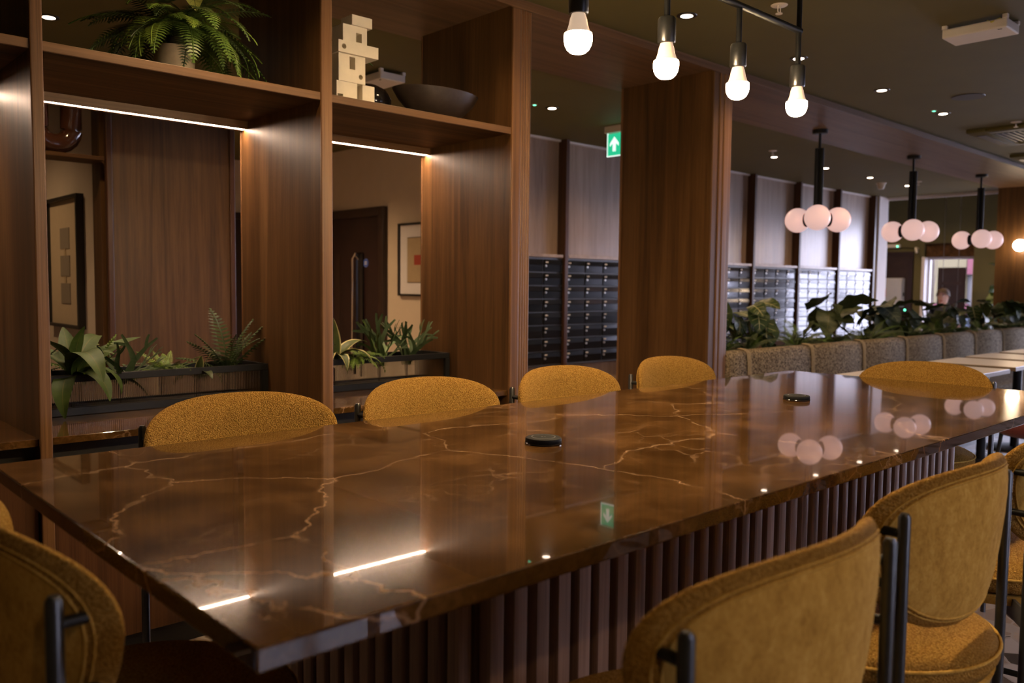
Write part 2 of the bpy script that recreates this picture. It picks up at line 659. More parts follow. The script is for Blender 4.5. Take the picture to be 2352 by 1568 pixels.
# street side wall with three glazed windows (behind the camera)
wins = [(1.7, 4.1), (6.3, 8.7), (10.1, 12.5)]
w = MB()
xs = [-3.0] + [q for a in wins for q in a] + [14.8]
for a, b in zip(xs[0::2], xs[1::2]):
    w.box(a, -3.7, 0, b, -3.5, CZ)
for a, b in wins:
    w.box(a, -3.7, 0, b, -3.5, .4)
    w.box(a, -3.7, 2.3, b, -3.5, CZ)
struct('wall_front', w.mesh('wall_front'), 'green_paint', 'dark green street wall behind the table', 'wall')
for i, (a, b) in enumerate(wins):
    o = struct('window_%d' % (i + 3), MB().box(a, -3.66, .4, b, -3.54, .46).box(a, -3.66, 2.24, b, -3.54, 2.3)
               .box(a, -3.66, .46, a + .06, -3.54, 2.24).box(b - .06, -3.66, .46, b, -3.54, 2.24)
               .box((a + b) / 2 - .025, -3.65, .46, (a + b) / 2 + .025, -3.55, 2.24)
               .box(a + .06, -3.65, 1.72, b - .06, -3.55, 1.77).mesh('w'), 'black_satin', 'black framed street window', 'window')
    link('pane', bx(a + .05, -3.605, .45, b - .05, -3.595, 2.25), 'window_glass', o)

# far end wall: lobby window, glazed entrance
w = MB()
w.box(14.5, 5.6, -.3, 14.8, 7.7, 3.0).box(14.5, 4.84, 2.03, 14.8, 5.6, 3.0).box(14.5, 4.45, -.3, 14.8, 4.84, 3.0)
w.box(14.5, -1.5, 2.4, 14.8, 4.45, 3.0).box(14.5, -3.7, -.1, 14.8, -1.5, 2.7)
struct('wall_right', w.mesh('wall_right'), 'green_paint', 'dark olive green end wall of the lobby', 'wall')
struct('wall_lobby', bx(11.6, 7.5, -.3, 14.8, 7.7, 3.0), 'green_paint', 'olive lobby side wall', 'wall')
struct('wall_step', bx(11.9, 3.6, -.4, 12.0, 7.6, 0), 'pale_paint', 'riser of the step down to the lobby', 'wall')
o = struct('window_1', MB().box(14.62, 4.84, -.3, 14.70, 4.89, 1.81).box(14.62, 5.55, -.3, 14.70, 5.60, 1.81)
           .box(14.62, 4.89, 1.77, 14.70, 5.55, 1.81).box(14.62, 4.89, -.3, 14.70, 5.55, -.24).mesh('w'), 'pale_paint',
           'tall pale framed lobby window looking onto the street', 'window')
link('pane', bx(14.655, 4.87, -.28, 14.665, 5.57, 1.79), 'window_glass', o)
link('jamb', bx(14.46, 5.57, -.3, 14.70, 5.62, 1.81), 'pale_paint', o)
struct('trim_3', bx(14.56, 4.84, 1.81, 14.74, 5.6, 2.03), 'wood_x', 'dark wooden board above the lobby window', 'trim')
w = MB()
for y in (-1.5, 0.0, 1.5, 2.95, 4.40):
    w.box(14.58, y, -.1, 14.70, y + .05, 2.4)
w.box(14.58, -1.5, 2.34, 14.70, 4.45, 2.4).box(14.58, -1.5, -.1, 14.70, 4.45, 0)
o = struct('window_2', w.mesh('w'), 'black_satin', 'wide glazed entrance front beyond the far pillar', 'window')
for k in range(4):
    y = (-1.45, .05, 1.55, 3.0)[k]
    link('pane', bx(14.635, y - .01, 0, 14.645, y + 1.42, 2.35), 'window_glass', o)

# street outside
struct('pavement', bx(14.8, -12, -.42, 24, 22, -.32), 'pavement', 'grey pavement outside the window', 'pavement')
sh = thing('shop_front', 'white and pink shop front across the street seen through the lobby window', 'building', (20.5, 6.5, -.32))
for nm, mt, b in (('wall', 'shop_white', (0, -2.4, 0, .6, 3.2, 5)), ('fascia', 'shop_pink', (-.15, -1.3, 1.95, 0, .42, 2.6)),
                  ('wall_panel', 'shop_yellow', (-.1, .45, 1.3, 0, 1.6, 2.5)), ('stripe', 'shop_pink', (-.12, .40, 1.05, 0, 1.6, 1.28)),
                  ('base_panel', 'shop_blue', (-.1, .2, 0, 0, 1.6, 1.04)), ('side_panel', 'shop_blue', (-.1, -1.9, 1.2, 0, -1.32, 2.7)),
                  ('lower_panel', 'shop_pink', (-.12, -1.9, 0, 0, -.5, .8))):
    link(nm, bx(*b), mt, sh)
disc = link('round_sign', MB().prism([(.26 * math.cos(a * PI / 16), .26 * math.sin(a * PI / 16)) for a in range(32)], 0, -.03, 0).mesh('d'),
            'paper_white', sh, (-.1, -.72, 2.25))
link('leaf_mark', MB().prism([(-.10, -.14), (.02, -.16), (.10, 0), (.05, .15), (-.04, .10)], 0, -.045, -.03).mesh('m'), 'shop_teal', disc)
ob = thing('sky_block_building', 'plain grey building added across the street behind the camera to block sky', 'building', (6, -9, -.32))  # unseen block added to cut the sky light entering the street windows
link('wall', bx(-16, -.5, 0, 16, 0, 3.0), 'pavement', ob)
for k in range(9):
    wn = link('window', bx(-14 + 3.2 * k, 0, 1.0, -12.2 + 3.2 * k, .06, 3.0), 'shop_blue', ob)
struct('pavement_street', bx(-10, -8.5, -.42, 14.8, -3.7, -.32), 'pavement', 'pavement outside the street windows', 'pavement')
tr = thing('street_tree', 'thin bare tree on the pavement outside the lobby window', 'tree', (17.2, 6.45, -.32))
t_ = MB().tube([(0, 0, 0), (.03, .02, 1.3), (.1, .05, 2.8)], [.035, .028, .012], 8)
for k in range(9):
    a = random.uniform(0, 2 * PI)
    z = random.uniform(1.0, 2.3)
    t_.tube([(.03, .02, z), (.03 + .25 * math.cos(a), .25 * math.sin(a), z + .35), (.03 + .4 * math.cos(a), .4 * math.sin(a), z + .8)],
            [.012, .008, .004], 5)
link('trunk', t_.mesh('t', 60), 'bark', tr)

# letterbox wall and corridor
struct('wall_letterbox', bx(4.42, 5.26, 0, 11.94, 5.5, CB), 'wood_grey', 'wall that carries the letterboxes', 'wall')
struct('wall_corridor', bx(4.4, 5.26, 0, 4.44, 8.5, CB), 'cream_paint', 'cream corridor wall with the dark door', 'wall')
struct('wall_return', bx(11.6, 5.5, -.3, 11.94, 7.5, 3.0), 'pale_paint', 'pale end of the letterbox wall facing the lobby', 'wall')
struct('trim_4', bx(11.66, 5.12, 0, 11.95, 5.27, CB), 'pale_paint', 'pale plain panel at the end of the letterbox wall', 'trim')
struct('wall_middle', bx(1.66, 5.34, 0, 2.34, 8.5, CB), 'cream_paint', 'cream wall with the tall framed print', 'wall')
struct('pillar_rear', MB().box(1.63, 5.12, 0, 2.355, 5.34, CB).box(1.60, 5.20, 0, 1.63, 5.34, CB).mesh('p'), 'wood_v',
       'walnut panelled pillar seen through the left shelf opening', 'pillar')
for i, (a, b) in enumerate(((1.605, 1.64), (2.335, 2.37))):
    struct('trim_%d' % (5 + i), bx(a, 5.105, 0, b, 5.14, CB, .006), 'wood_fin', 'dark edge strip of the rear walnut pillar', 'trim')

MX0, MP = 4.395, 1.025
for k in range(7):
    x = MX0 + MP * k
    p = struct('wall_panel', bx(x + .03, 5.225, 1.54, x + MP + .01, 5.27, CB, .004), 'wood_grey',
               'brown grained upper wall panel above the letterboxes', 'wall panel')
    link('lower_panel', bx(x + .03, 5.225, 0, x + MP + .01, 5.27, .555, .004), 'wood_grey', p)
    link('ledge', bx(x + .05, 5.14, 1.512, x + MP - .02, 5.27, 1.54, .003), 'wood_grey', p)
    link('top_trim', bx(x + .03, 5.20, CB - .018, x + MP + .01, 5.27, CB), 'pale_paint', p)
for k in range(1, 8):
    x = MX0 + MP * k + .015
    struct('trim_%d' % (10 + k), bx(x - .022, 5.132, 0, x + .022, 5.27, CB, .004), 'wood_fin', 'dark wooden fin between letterbox banks', 'trim')

# soffit, pillars of the front screen
struct('trim_20', MB().box(-3, Y0, 2.525, 12.3, Y1 + .07, CZ).mesh('s'), 'wood_soffit', 'wooden soffit board running over the shelves and banquette', 'trim')
struct('trim_21', bx(-3, Y0 - .012, 2.513, 12.3, Y0, 2.545), 'wood_trim_x', 'front lip of the wooden soffit', 'trim')
struct('pillar', MB().box(4.245, Y0 + .012, 0, 4.43, Y1, 2.525).mesh('p'), 'wood_v', 'wide walnut pillar between the passage and the banquette', 'pillar')
for i, (a, b, y, m) in enumerate(((4.240, 4.300, Y0, 'wood_v'), (4.302, 4.338, Y0 - .006, 'wood_trim'), (4.340, 4.392, Y0 - .010, 'wood_trim'),
                                  (4.394, 4.434, Y0 - .002, 'wood_trim'))):
    struct('trim_%d' % (22 + i), bx(a, y, 0, b, Y0 + .02, 2.525, .006), m, 'vertical edge strip of the walnut pillar', 'trim')
struct('trim_26', bx(4.236, Y1, 0, 4.434, Y1 + .014, 2.525, .004), 'wood_trim', 'rear edge strip of the walnut pillar', 'trim')
struct('pillar_far', MB().box(11.52, Y0, 0, 12.3, Y1 + .07, 2.525).mesh('p'), 'wood_v', 'walnut pillar with a glowing globe at the far end', 'pillar')

# ------------------------------------------------------------------ shelving unit
su = thing('shelving_unit', 'tall open walnut shelving unit with lit shelves behind the yellow stools', 'shelving', (0, 0, 0))
SB, ST = 1.953, 1.980
for a, b in ((.690, .722), (1.668, 1.712), (2.648, 2.694)):
    u = link('upright', bx(a, Y0 + .012, 0, b, Y1, 2.525), 'wood_v', su)
    link('edge_strip', bx(a - .002, Y0, 0, b + .002, Y0 + .014, 2.525, .004), 'wood_trim', u)
    link('rear_strip', bx(a - .002, Y1, 0, b + .002, Y1 + .012, 2.525, .004), 'wood_trim', u)
for k in range(5):
    a = 2.698 + k * .0156
    link('reeded_post', MB().tube([(a + .0078, Y0 + .02, 0), (a + .0078, Y0 + .02, 2.52)], .0085, 10).mesh('r', 60), 'wood_trim', su)
link('end_panel', bx(2.694, Y0 + .022, 0, 2.775, Y1, 2.52), 'wood_v', su)
bays = ((-.30, .690), (.722, 1.668), (1.712, 2.648))
for i, (a, b) in enumerate(bays):
    s_ = link('shelf', bx(a, Y0 + .016, SB, b, Y1 - .052, ST), 'wood_x', su)
    link('shelf_edge', bx(a, Y0 + .008, SB - .002, b, Y0 + .018, ST + .001, .002), 'wood_trim_x', s_)
    link('shelf_lip', bx(a, Y1 - .066, SB - .0325, b, Y1 - .052, SB + .004), 'wood_trim_x', su)
    st = link('light_strip', bx(a + .006, Y1 - .052, SB - .032, b - .006, Y1 - .030, SB - .020), 'strip_glow', su)
    link('strip_channel', MB().box(a, Y1 - .052, SB - .020, b, Y1, ST).box(a, Y1 - .030, SB - .034, b, Y1, SB - .020).mesh('c'), 'wood_trim_x', su)
    c_ = link('counter', bx(a, Y0 + .02, .752, b, Y1, .776, .002), 'brown_marble', su)
    link('recess', bx(a, Y0 + .07, .70, b, Y0 + .09, .752), 'black_satin', su)
    n = 2
    for q in range(n):
        x0 = a + (b - a) * q / n
        x1 = a + (b - a) * (q + 1) / n
        link('cabinet_door', bx(x0 + .003, Y0 + .03, .08, x1 - .003, Y0 + .05, .70, .003), 'wood_cab', su)
    link('cabinet_body', bx(a, Y0 + .05, 0, b, Y1, .70), 'black_satin', su)


def trough(x0, x1, label):
    t = thing('planter_trough', label, 'planter', ((x0 + x1) / 2, 3.41, .776))
    h = (x1 - x0) / 2
    ya, yb, zt = -.11, .11, .148
    link('top_rail', MB().box(-h, ya - .006, zt - .027, h, ya + .012, zt).box(-h, yb - .012, zt - .027, h, yb, zt)
         .box(-h, ya, zt - .027, -h + .012, yb, zt).box(h - .012, ya, zt - .027, h, yb, zt).mesh('r', 40, .002, 1), 'black_metal', t)
    link('bottom_rail', MB().box(-h, ya - .006, 0, h, ya + .012, .030).box(-h, yb - .012, 0, h, yb, .03).mesh('r', 40, .002, 1), 'black_metal', t)
    for sx in (-1, 1):
        link('corner_post', bx(sx * h - (.026 if sx > 0 else 0), ya - .006, .03, sx * h + (.026 if sx < 0 else 0), ya + .012, zt - .027), 'black_metal', t)
        link('rear_post', bx(sx * h - (.02 if sx > 0 else 0), yb - .012, .03, sx * h + (.02 if sx < 0 else 0), yb, zt - .027), 'black_metal', t)
    for y, nm in ((ya + .004, 'front_pane'), (yb - .006, 'rear_pane')):
        g = MB()
        n = 780
        vs = []
        for k in range(n + 1):
            x = -h + .025 + (2 * h - .05) * k / n
            dy = .0022 * math.cos(2 * PI * k / 6.0)
            vs += [(x, y + dy, .03), (x, y + dy, zt - .027)]
        g.add(vs, [(2 * k, 2 * k + 2, 2 * k + 3, 2 * k + 1) for k in range(n)])
        link(nm, g.mesh('g', 179), 'reeded_glass', t)
    link('tray', bx(-h + .015, ya + .014, .004, h - .015, yb - .014, .022), 'soil', t)
    return t


trough(.724, 1.666, 'black metal planter trough with reeded glass in the left shelf bay')
trough(1.714, 2.646, 'black metal planter trough with reeded glass in the right shelf bay')

# ------------------------------------------------------------------ the long table
tb = thing('high_table', 'long brown marble table on a slatted wooden base', 'table', (1.945, 1.35, 0))
TX0, TX1, TY0, TY1 = .378, 3.512, .777, 1.926
link('tabletop', bx(TX0 - 1.945, TY0 - 1.35, TZ - .027, TX1 - 1.945, TY1 - 1.35, TZ, .0025), 'brown_marble', tb)
BX0, BX1, BY0, BY1 = .879 - 1.945, 3.01 - 1.945, 1.05 - 1.35, 1.65 - 1.35
link('base', bx(BX0 + .022, BY0, 0, BX1 - .022, BY1, TZ - .027), 'wood_fin', tb)
link('plinth', bx(BX0 + .0, BY0 - .02, 0, BX1, BY1 + .02, .06), 'black_satin', tb)
prof = [(-.0175, 0), (-.0175, -.020), (-.015, -.025), (-.010, -.0265), (.010, -.0265), (.015, -.025), (.0175, -.020), (.0175, 0)]
slat = MB().prism(prof, 2, .06, TZ - .027).mesh('slat', 35)
slat.materials.append(MATS['wood_slat'])
n = 38
for k in range(n):
    x = BX0 + .022 + (BX1 - BX0 - .044) * (k + .5) / n
    link('slat', slat, None, tb, (x, BY0, 0))
    link('slat', slat, None, tb, (x, BY1, 0), (0, 0, PI))
n = 11
for k in range(n):
    y = BY0 + (BY1 - BY0) * (k + .5) / n
    link('slat', slat, None, tb, (BX1 - .022, y, 0), (0, 0, PI / 2))
    link('slat', slat, None, tb, (BX0 + .022, y, 0), (0, 0, -PI / 2))

for (x, y), lab in (((1.289 * K, 1.279 * K), 'round black charging pad nearer the camera on the marble table'),
                    ((2.401 * K, 1.288 * K), 'round black charging pad near the far end of the marble table')):
    t = thing('charging_pad', lab, 'charging pad', (x, y, TZ), 0, 'charging pads on the table')
    link('body', MB().lathe([(.040, 0), (.0425, .003), (.0425, .012), (.0415, .0145), (.038, .016)], 48).mesh('b', 40), 'rubber_black', t)
    link('foot_ring', MB().lathe([(.043, 0), (.0435, .003), (.0425, .004)], 48).mesh('b', 40), 'black_gloss', t)
    rg = MB()
    for r0, r1 in ((.0265, .0285),):
        vs = [(r * math.cos(2 * PI * k / 48), r * math.sin(2 * PI * k / 48), .0164) for r in (r0, r1) for k in range(48)]
        rg.add(vs, [(k, (k + 1) % 48, 48 + (k + 1) % 48, 48 + k) for k in range(48)])
    link('ring', rg.mesh('r'), 'ring_grey', t)
    sy = MB()
    sy.add([(-.004, .001, .0164), (.001, .001, .0164), (-.001, .007, .0164), (.004, -.001, .0164), (-.001, -.001, .0164), (.001, -.007, .0164)], [(0, 1, 2), (3, 4, 5)])
    link('symbol', sy.mesh('s'), 'ring_grey', t)


# ------------------------------------------------------------------ stools
def backrest_surface(rho, th, side):
    """point on the bent cushion: rho 0..1, th angle, side +1 front / -1 rear"""
    e = 2.5
    c, s_ = math.cos(th), math.sin(th)
    k = (abs(c) ** e + abs(s_) ** e) ** (-1 / e)
    zeta = k * s_ * rho
    s = .284 * k * c * rho * (1 + .15 * (zeta - .25))
    z = .834 + .141 * zeta
    t = (1 - rho ** 3.2) ** .5 if rho < 1 else 0
    d = side * (.030 if side > 0 else .024) * t
    R_ = .40
    a = s / R_
    x = (R_ - d) * math.sin(a)
    y = -.19 + R_ - (R_ - d) * math.cos(a)
    y -= .10 * (z - .834) * 1.0     # slight recline
    return (x, y, z)


def ring_grid(fn, rhos, n):
    g = MB()
    vs = [fn(r, 2 * PI * k / n) for r in rhos for k in range(n)]
    fs = [(i * n + k, i * n + (k + 1) % n, (i + 1) * n + (k + 1) % n, (i + 1) * n + k) for i in range(len(rhos) - 1) for k in range(n)]
    g.add(vs, fs)
    return g


def make_stool(label):
    t = thing('bar_stool', label, 'stool', group='yellow bar stools around the long table')
    N = 64
    front = [.001, .2, .4, .55, .7, .8, .88, .94, .975, .993, 1.0]
    rear = [.993, .975, .94, .90, .86]
    g = MB()
    prof = [(r, 1) for r in front] + [(r, -1) for r in rear]
    vs = [backrest_surface(r, 2 * PI * k / N, sd) for r, sd in prof for k in range(N)]
    fs = [(i * N + k, i * N + (k + 1) % N, (i + 1) * N + (k + 1) % N, (i + 1) * N + k) for i in range(len(prof) - 1) for k in range(N)]
    fs.append(tuple(range(N)))
    g.add(vs, fs)
    b = link('backrest', g.mesh('backrest', 179), 'mustard_boucle', t)
    def outer(r, th):
        p = Vector(backrest_surface(r, th, -1))
        return p
    g = ring_grid(lambda r, th: outer(r, th), [.87, .845, .8, .7, .55, .4, .2, .001], N)
    link('back_panel', g.mesh('back_panel', 179), 'mustard_felt', b)
    # piping ridges along the seam
    for rr, rad in ((.868, .0020), (.905, .0016)):
        pts = [Vector(backrest_surface(rr, 2 * PI * k / N, -1)) for k in range(N)] 
        pts.append(pts[0])
        link('piping', MB().tube(pts, rad, 6, False).mesh('piping', 179), 'mustard_felt', b)
    # seat cushion
    R_ = .225
    pr = [(.001, .600), (.18, .600), (.205, .602), (.222, .610), (.2285, .622), (.2275, .636), (.2215, .648), (.205, .657), (.17, .663), (.10, .667), (.001, .669)]
    link('seat', MB().lathe(pr, 56, sx=1.0, sy=1.0).mesh('seat', 179), 'mustard_boucle', t)
    link('seat_piping', MB().tube([(.2285 * math.cos(2 * PI * k / 56), .2285 * math.sin(2 * PI * k / 56), .640) for k in range(57)], .003, 6, False).mesh('sp', 179), 'mustard_felt', t)
    link('seat_band', MB().lathe([(.19, .575), (.215, .580), (.222, .600), (.19, .602)], 56).mesh('sb', 40), 'mustard_felt', t)
    link('seat_plate', MB().lathe([(.001, .565), (.16, .565), (.165, .576), (.001, .576)], 40).mesh('p', 40), 'black_metal', t)
    LR, LF = (.238, -.165), (.205, .165)
    for sx in (-1, 1):
        link('rear_leg', MB().tube([(sx * LR[0], LR[1], .0308), (sx * LR[0], LR[1], .912), (sx * LR[0], LR[1], .918)], [.0095, .0095, .006], 14).mesh('l', 60), 'gun_metal', t)
        link('front_leg', MB().tube([(sx * LF[0], LF[1], .0308), (sx * LF[0], LF[1], .598)], .0095, 14).mesh('l', 60), 'gun_metal', t)
        for z in (.885, .80):
            link('peg', MB().tube([(sx * LR[0], LR[1], z), (sx * LR[0] * .985, LR[1] + .05, z)], .007, 10).mesh('p', 60), 'black_metal', t)
        for (lx, ly) in (LR, LF):
            d = Vector((sx * lx, ly, 0)).normalized()
            n_ = Vector((-d.y, d.x, 0)) * .003
            a = d * .10
            e = Vector((sx * lx, ly, 0))
            vs = []
            for q in (a, e):
                for s2 in (-1, 1):
                    for z in (.555, .598):
                        vs.append((q.x + s2 * n_.x, q.y + s2 * n_.y, z))
            bp = MB()
            bp.add(vs, [(0, 1, 3, 2), (4, 6, 7, 5), (0, 4, 5, 1), (2, 3, 7, 6), (0, 2, 6, 4), (1, 5, 7, 3)])
            link('brace_plate', bp.mesh('bp'), 'dark_grey_metal', t)
    fz = .27
    corners = [(-LR[0], LR[1]), (LR[0], LR[1]), (LF[0], LF[1]), (-LF[0], LF[1])]
    for k in range(4):
        a, e = corners[k], corners[(k + 1) % 4]
        link('foot_rail', MB().tube([(a[0], a[1], fz), (e[0], e[1], fz)], .008, 10).mesh('f', 60), 'black_metal', t)
    xf = Matrix.Translation((0, 0, CAM_Z * (1 - KS))) @ Matrix.Scale(KS, 4)
    for ch in t.children_recursive:
        ch.data.transform(xf)
    return t


st0 = make_stool('yellow stool at the left short end of the marble table')
st0.location = (.415 * KS, 1.235 * KS, 0)
st0.rotation_euler = (0, 0, -PI / 2)
spots = [((.957, 1.90), PI, 'largest yellow stool back beyond the table, furthest left of that row'),
         ((1.562, 1.905), PI, 'second yellow stool from the left beyond the table'),
         ((2.18, 1.915), PI, 'third yellow stool from the left beyond the table'),
         ((2.845, 1.94), PI, 'fourth yellow stool beyond the table, in front of the wide pillar'),
         ((3.33, 1.315), PI / 2, 'yellow stool at the far short end of the marble table, by the banquette'),
         ((.928, .645), 0, 'yellow stool nearest the camera seen from behind, cropped by the lower edge'),
         ((1.552, .685), 0, 'yellow stool seen from behind with its seat and black frame showing'),
         ((2.19, .685), 0, 'yellow stool seen from behind, cropped by the right edge')]
for (x, y), rz, lab in spots:
    dup(st0, (x * KS, y * KS, 0), rz, lab)

# ------------------------------------------------------------------ hanging bulb lamp
hl = thing('pendant_lamp', 'black bar pendant with four bare glowing bulbs over the table', 'pendant lamp', (1.81 * K, 1.25 * K, CZ))
BXS = [1.349, 1.657, 1.966, 2.275]
zc = CAM_Z + (CZ - CAM_Z) / K       # ceiling in the lamp's own unscaled frame
link('bar', MB().tube([(BXS[0] - 1.81, 0, 1.997 - zc), (BXS[3] - 1.81 + .008, 0, 1.997 - zc)], .009, 14).mesh('bar', 60), 'black_metal', hl)
for i, x in enumerate(BXS):
    x -= 1.81
    top = 0 if i in (0, 3) else 1.997 - zc
    link('rod', MB().tube([(x, 0, 1.895 - zc), (x, 0, top)], .0075, 12).mesh('rod', 60), 'black_metal', hl)
    if i in (0, 3):
        link('ceiling_rose', MB().lathe([(.045, -.02), (.05, -.016), (.05, 0)], 32, (x, 0, 0)).mesh('rose', 40), 'black_metal', hl)
    sk = link('socket', MB().lathe([(.0195, 1.838 - zc), (.0215, 1.842 - zc), (.0215, 1.893 - zc), (.019, 1.898 - zc), (.0075, 1.899 - zc)], 28, (x, 0, 0)).mesh('s', 40), 'gun_metal', hl)
    pn = [(.0130, 1.846), (.0145, 1.838), (.018, 1.828), (.0205, 1.815), (.0245, 1.803), (.0295, 1.797)]
    link('bulb_neck', MB().lathe([(r, z - zc) for r, z in pn], 32, (x, 0, 0)).mesh('n', 60), 'bulb_neck', hl)
    pg = [(.0295, 1.797), (.0302, 1.790), (.0300, 1.782), (.0280, 1.773), (.0235, 1.764), (.0165, 1.758), (.008, 1.7555), (.0005, 1.755)]
    link('bulb', MB().lathe([(r, z - zc) for r, z in pg], 32, (x, 0, 0)).mesh('b', 60), 'bulb_glow', hl)
for ch in hl.children:
    ch.data.transform(Matrix.Scale(K, 4))


# ------------------------------------------------------------------ recessed downlights
def downlight(x, y, z, label, power=1.0, group='recessed ceiling downlights'):
    t = thing('downlight', label, 'downlight', (x, y, z), 0, group)
    link('trim_ring', MB().lathe([(.036, -.004), (.047, -.004), (.049, 0), (.036, .0)], 28).mesh('r', 40), 'black_satin', t)
    link('lens', MB().lathe([(.0005, -.006), (.026, -.005), (.035, -.002)], 24).mesh('l', 60), 'down_glow', t)
    l = bpy.data.lights.new('downlight_beam', 'SPOT')
    l.energy = SPOT_W * power
    l.color = WARM
    l.spot_size = math.radians(140)
    l.spot_blend = 1.0
    l.shadow_soft_size = .03
    o = bpy.data.objects.new('downlight_beam', l)
    COL.objects.link(o)
    o.parent = t
    o.location = (0, 0, -.02)
    return t


words = ['first', 'second', 'third', 'fourth', 'fifth', 'sixth', 'seventh', 'eighth']
for k, x in enumerate((3.415, 4.484, 5.568, 6.609)):
    downlight(x, 2.46, CZ, '%s downlight in the front ceiling row, counted from the hanging bulbs' % words[k], .8)
for x, y, lab in ((1.29, 2.46, 'downlight over the left shelf bay'), (2.35, 2.46, 'downlight over the right shelf bay'),
                  (.2, -.8, 'unseen fill downlight added behind the camera, left one'), (1.6, -.8, 'unseen fill downlight added behind the near stools'), (3.0, -.8, 'unseen fill downlight added behind the third near stool'),  # unseen lamps added here to warm the stool backs and slats
                  (7.67, 2.46, 'downlight beside the first ceiling cassette')):
    downlight(x, y, CZ, lab, .8)
for k, x in enumerate((7.544, 8.60, 9.66, 10.70)):
    downlight(x, 4.365, CB, '%s downlight above the letterboxes, counted from the wide pillar' % words[k], .8)
downlight(4.416, 4.337, CB, 'downlight in the passage left of the exit sign', .8)
for x, lab in ((2.27, 'downlight behind the upright between the two shelf bays'), (3.40, 'downlight behind the reeded end post of the shelves'),
               (5.48, 'downlight hidden behind the walnut pillar, nearer one'), (6.50, 'downlight hidden behind the walnut pillar, further one')):
    downlight(x, 4.36, CB, lab, .9)
downlight(1.203, 4.624, CB, 'downlight seen above the left shelf beside the fern', .6)
downlight(13.2, 6.0, 3.0, 'first added fill downlight in the lobby, near the fire cabinet', 2.0)  # extra lamp put in to brighten the dark lobby wall and door
downlight(13.2, 4.4, 3.0, 'second added fill downlight in the lobby, near the person', 2.0)  # its added companion, also only there to lift the lobby
downlight(3.2, 6.6, CB, 'downlight in the corridor in front of the dark door', 3.0)
downlight(.8, 6.3, CB, 'downlight near the tall framed print', 1.0)


# ------------------------------------------------------------------ globe pendants
def globe_pendant(x, label):
    t = thing('globe_pendant', label, 'pendant lamp', (x, 3.32, 2.525), 0, 'globe pendants over the banquette')
    link('ceiling_rose', MB().lathe([(.055, -.03), (.06, -.026), (.06, 0)], 32).mesh('r', 40), 'black_metal', t)
    link('rod', MB().tube([(0, 0, -.02), (0, 0, -.16)], .011, 12).mesh('r', 60), 'black_metal', t)
    for k in range(3):
        a = math.radians(207 + 60 + 120 * k)
        link('tube', MB().tube([(.022 * math.cos(a), .022 * math.sin(a), -.145), (.022 * math.cos(a), .022 * math.sin(a), -.72)], .0165, 14).mesh('t', 60), 'black_metal', t)
    link('hub', MB().lathe([(.02, -.755), (.034, -.745), (.036, -.70), (.02, -.69)], 24).mesh('h', 40), 'black_metal', t)
    for k in range(3):
        a = math.radians(207 + 120 * k)
        c = Vector((.178 * math.cos(a), .178 * math.sin(a), -.705))
        d = Vector((math.cos(a), math.sin(a), 0))
        g = link('globe', MB().sphere(c, .099).mesh('g', 179), 'globe_glow', t)
        link('collar', MB().tube([c - d * .150, c - d * .088, c - d * .080], [.018, .052, .058], 24).mesh('c', 40), 'black_metal', t)
    return t


globe_pendant(6.43, 'nearest three globe pendant, in front of the letterbox panels')
globe_pendant(8.26, 'middle three globe pendant over the banquette planting')
globe_pendant(10.07, 'furthest three globe pendant, beside the far pillar')

sc = thing('wall_globe', 'glowing white globe wall lamp on the far walnut pillar', 'wall lamp', (11.52, 3.30, 1.81))
link('back_plate', MB().tube([(0, 0, 0), (-.015, 0, 0)], .05, 24).mesh('p', 40), 'black_metal', sc)
link('stem', MB().tube([(-.012, 0, 0), (-.06, 0, 0)], .012, 12).mesh('p', 40), 'black_metal', sc)
link('globe', MB().sphere((-.125, 0, 0), .07).mesh('g', 179), 'sconce_glow', sc)

# ------------------------------------------------------------------ ceiling fittings
def ceiling_box(x, y, z, rz, label, wires):
    t = thing('ceiling_box', label, 'ceiling fitting', (x, y, z), rz)
    link('housing', bx(-.145, -.09, -.062, .145, .09, -.018, .006), 'white_plastic', t)
    for sx in (-1, 1):
        for sy in (-1, 1):
            link('foot', bx(sx * .135 - .012, sy * .08 - .012, -.02, sx * .135 + .012, sy * .08 + .012, 0, .003), 'white_plastic', t)
    if wires:
        link('cable', MB().tube([(.05, -.06, -.01), (.08, -.095, -.03), (.11, -.07, -.012)], .004, 8).mesh('c', 60), 'wire_yellow', t)
    link('indicator', MB().box(.10, -.07, -.064, .118, -.066, -.0615).mesh('i'), 'black_satin', t)


b_ = [at_z(*p, CZ - .06) for p in ((2197, 74), (2230, 89), (2317, 73), (2290, 55))]
ceiling_box(4.53, 1.53, CZ, -PI / 2, 'white access point box with a yellow cable on the ceiling at upper right', True)
ceiling_box(2.98, 4.41, CB, -PI / 2, 'white ceiling box seen behind the stacked block sculpture', False)


def sprinkler(x, y, z, lab):
    t = thing('sprinkler', lab, 'sprinkler', (x, y, z), 0, 'ceiling sprinklers')
    link('cover_plate', MB().lathe([(.034, -.004), (.038, -.001), (.038, 0)], 24).mesh('c', 40), 'sprinkler_white', t)
    link('frame', MB().tube([(-.011, 0, -.004), (-.011, 0, -.028), (0, 0, -.036), (.011, 0, -.028), (.011, 0, -.004)], .003, 8).mesh('f', 60), 'sprinkler_white', t)
    link('deflector', MB().lathe([(.001, -.040), (.016, -.040), (.016, -.037), (.001, -.037)], 16).mesh('d', 40), 'sprinkler_white', t)


sprinkler(3.593, 2.076, CZ, 'sprinkler head on the ceiling just above the hanging bulbs')
sprinkler(7.319, 2.186, CZ, 'sprinkler head on the ceiling beside the cassette unit')
sprinkler(7.2, 4.181, CB, 'sprinkler head on the ceiling right of the wide pillar')
sprinkler(10.40, 4.115, CB, 'sprinkler head on the ceiling near the middle globe pendant')

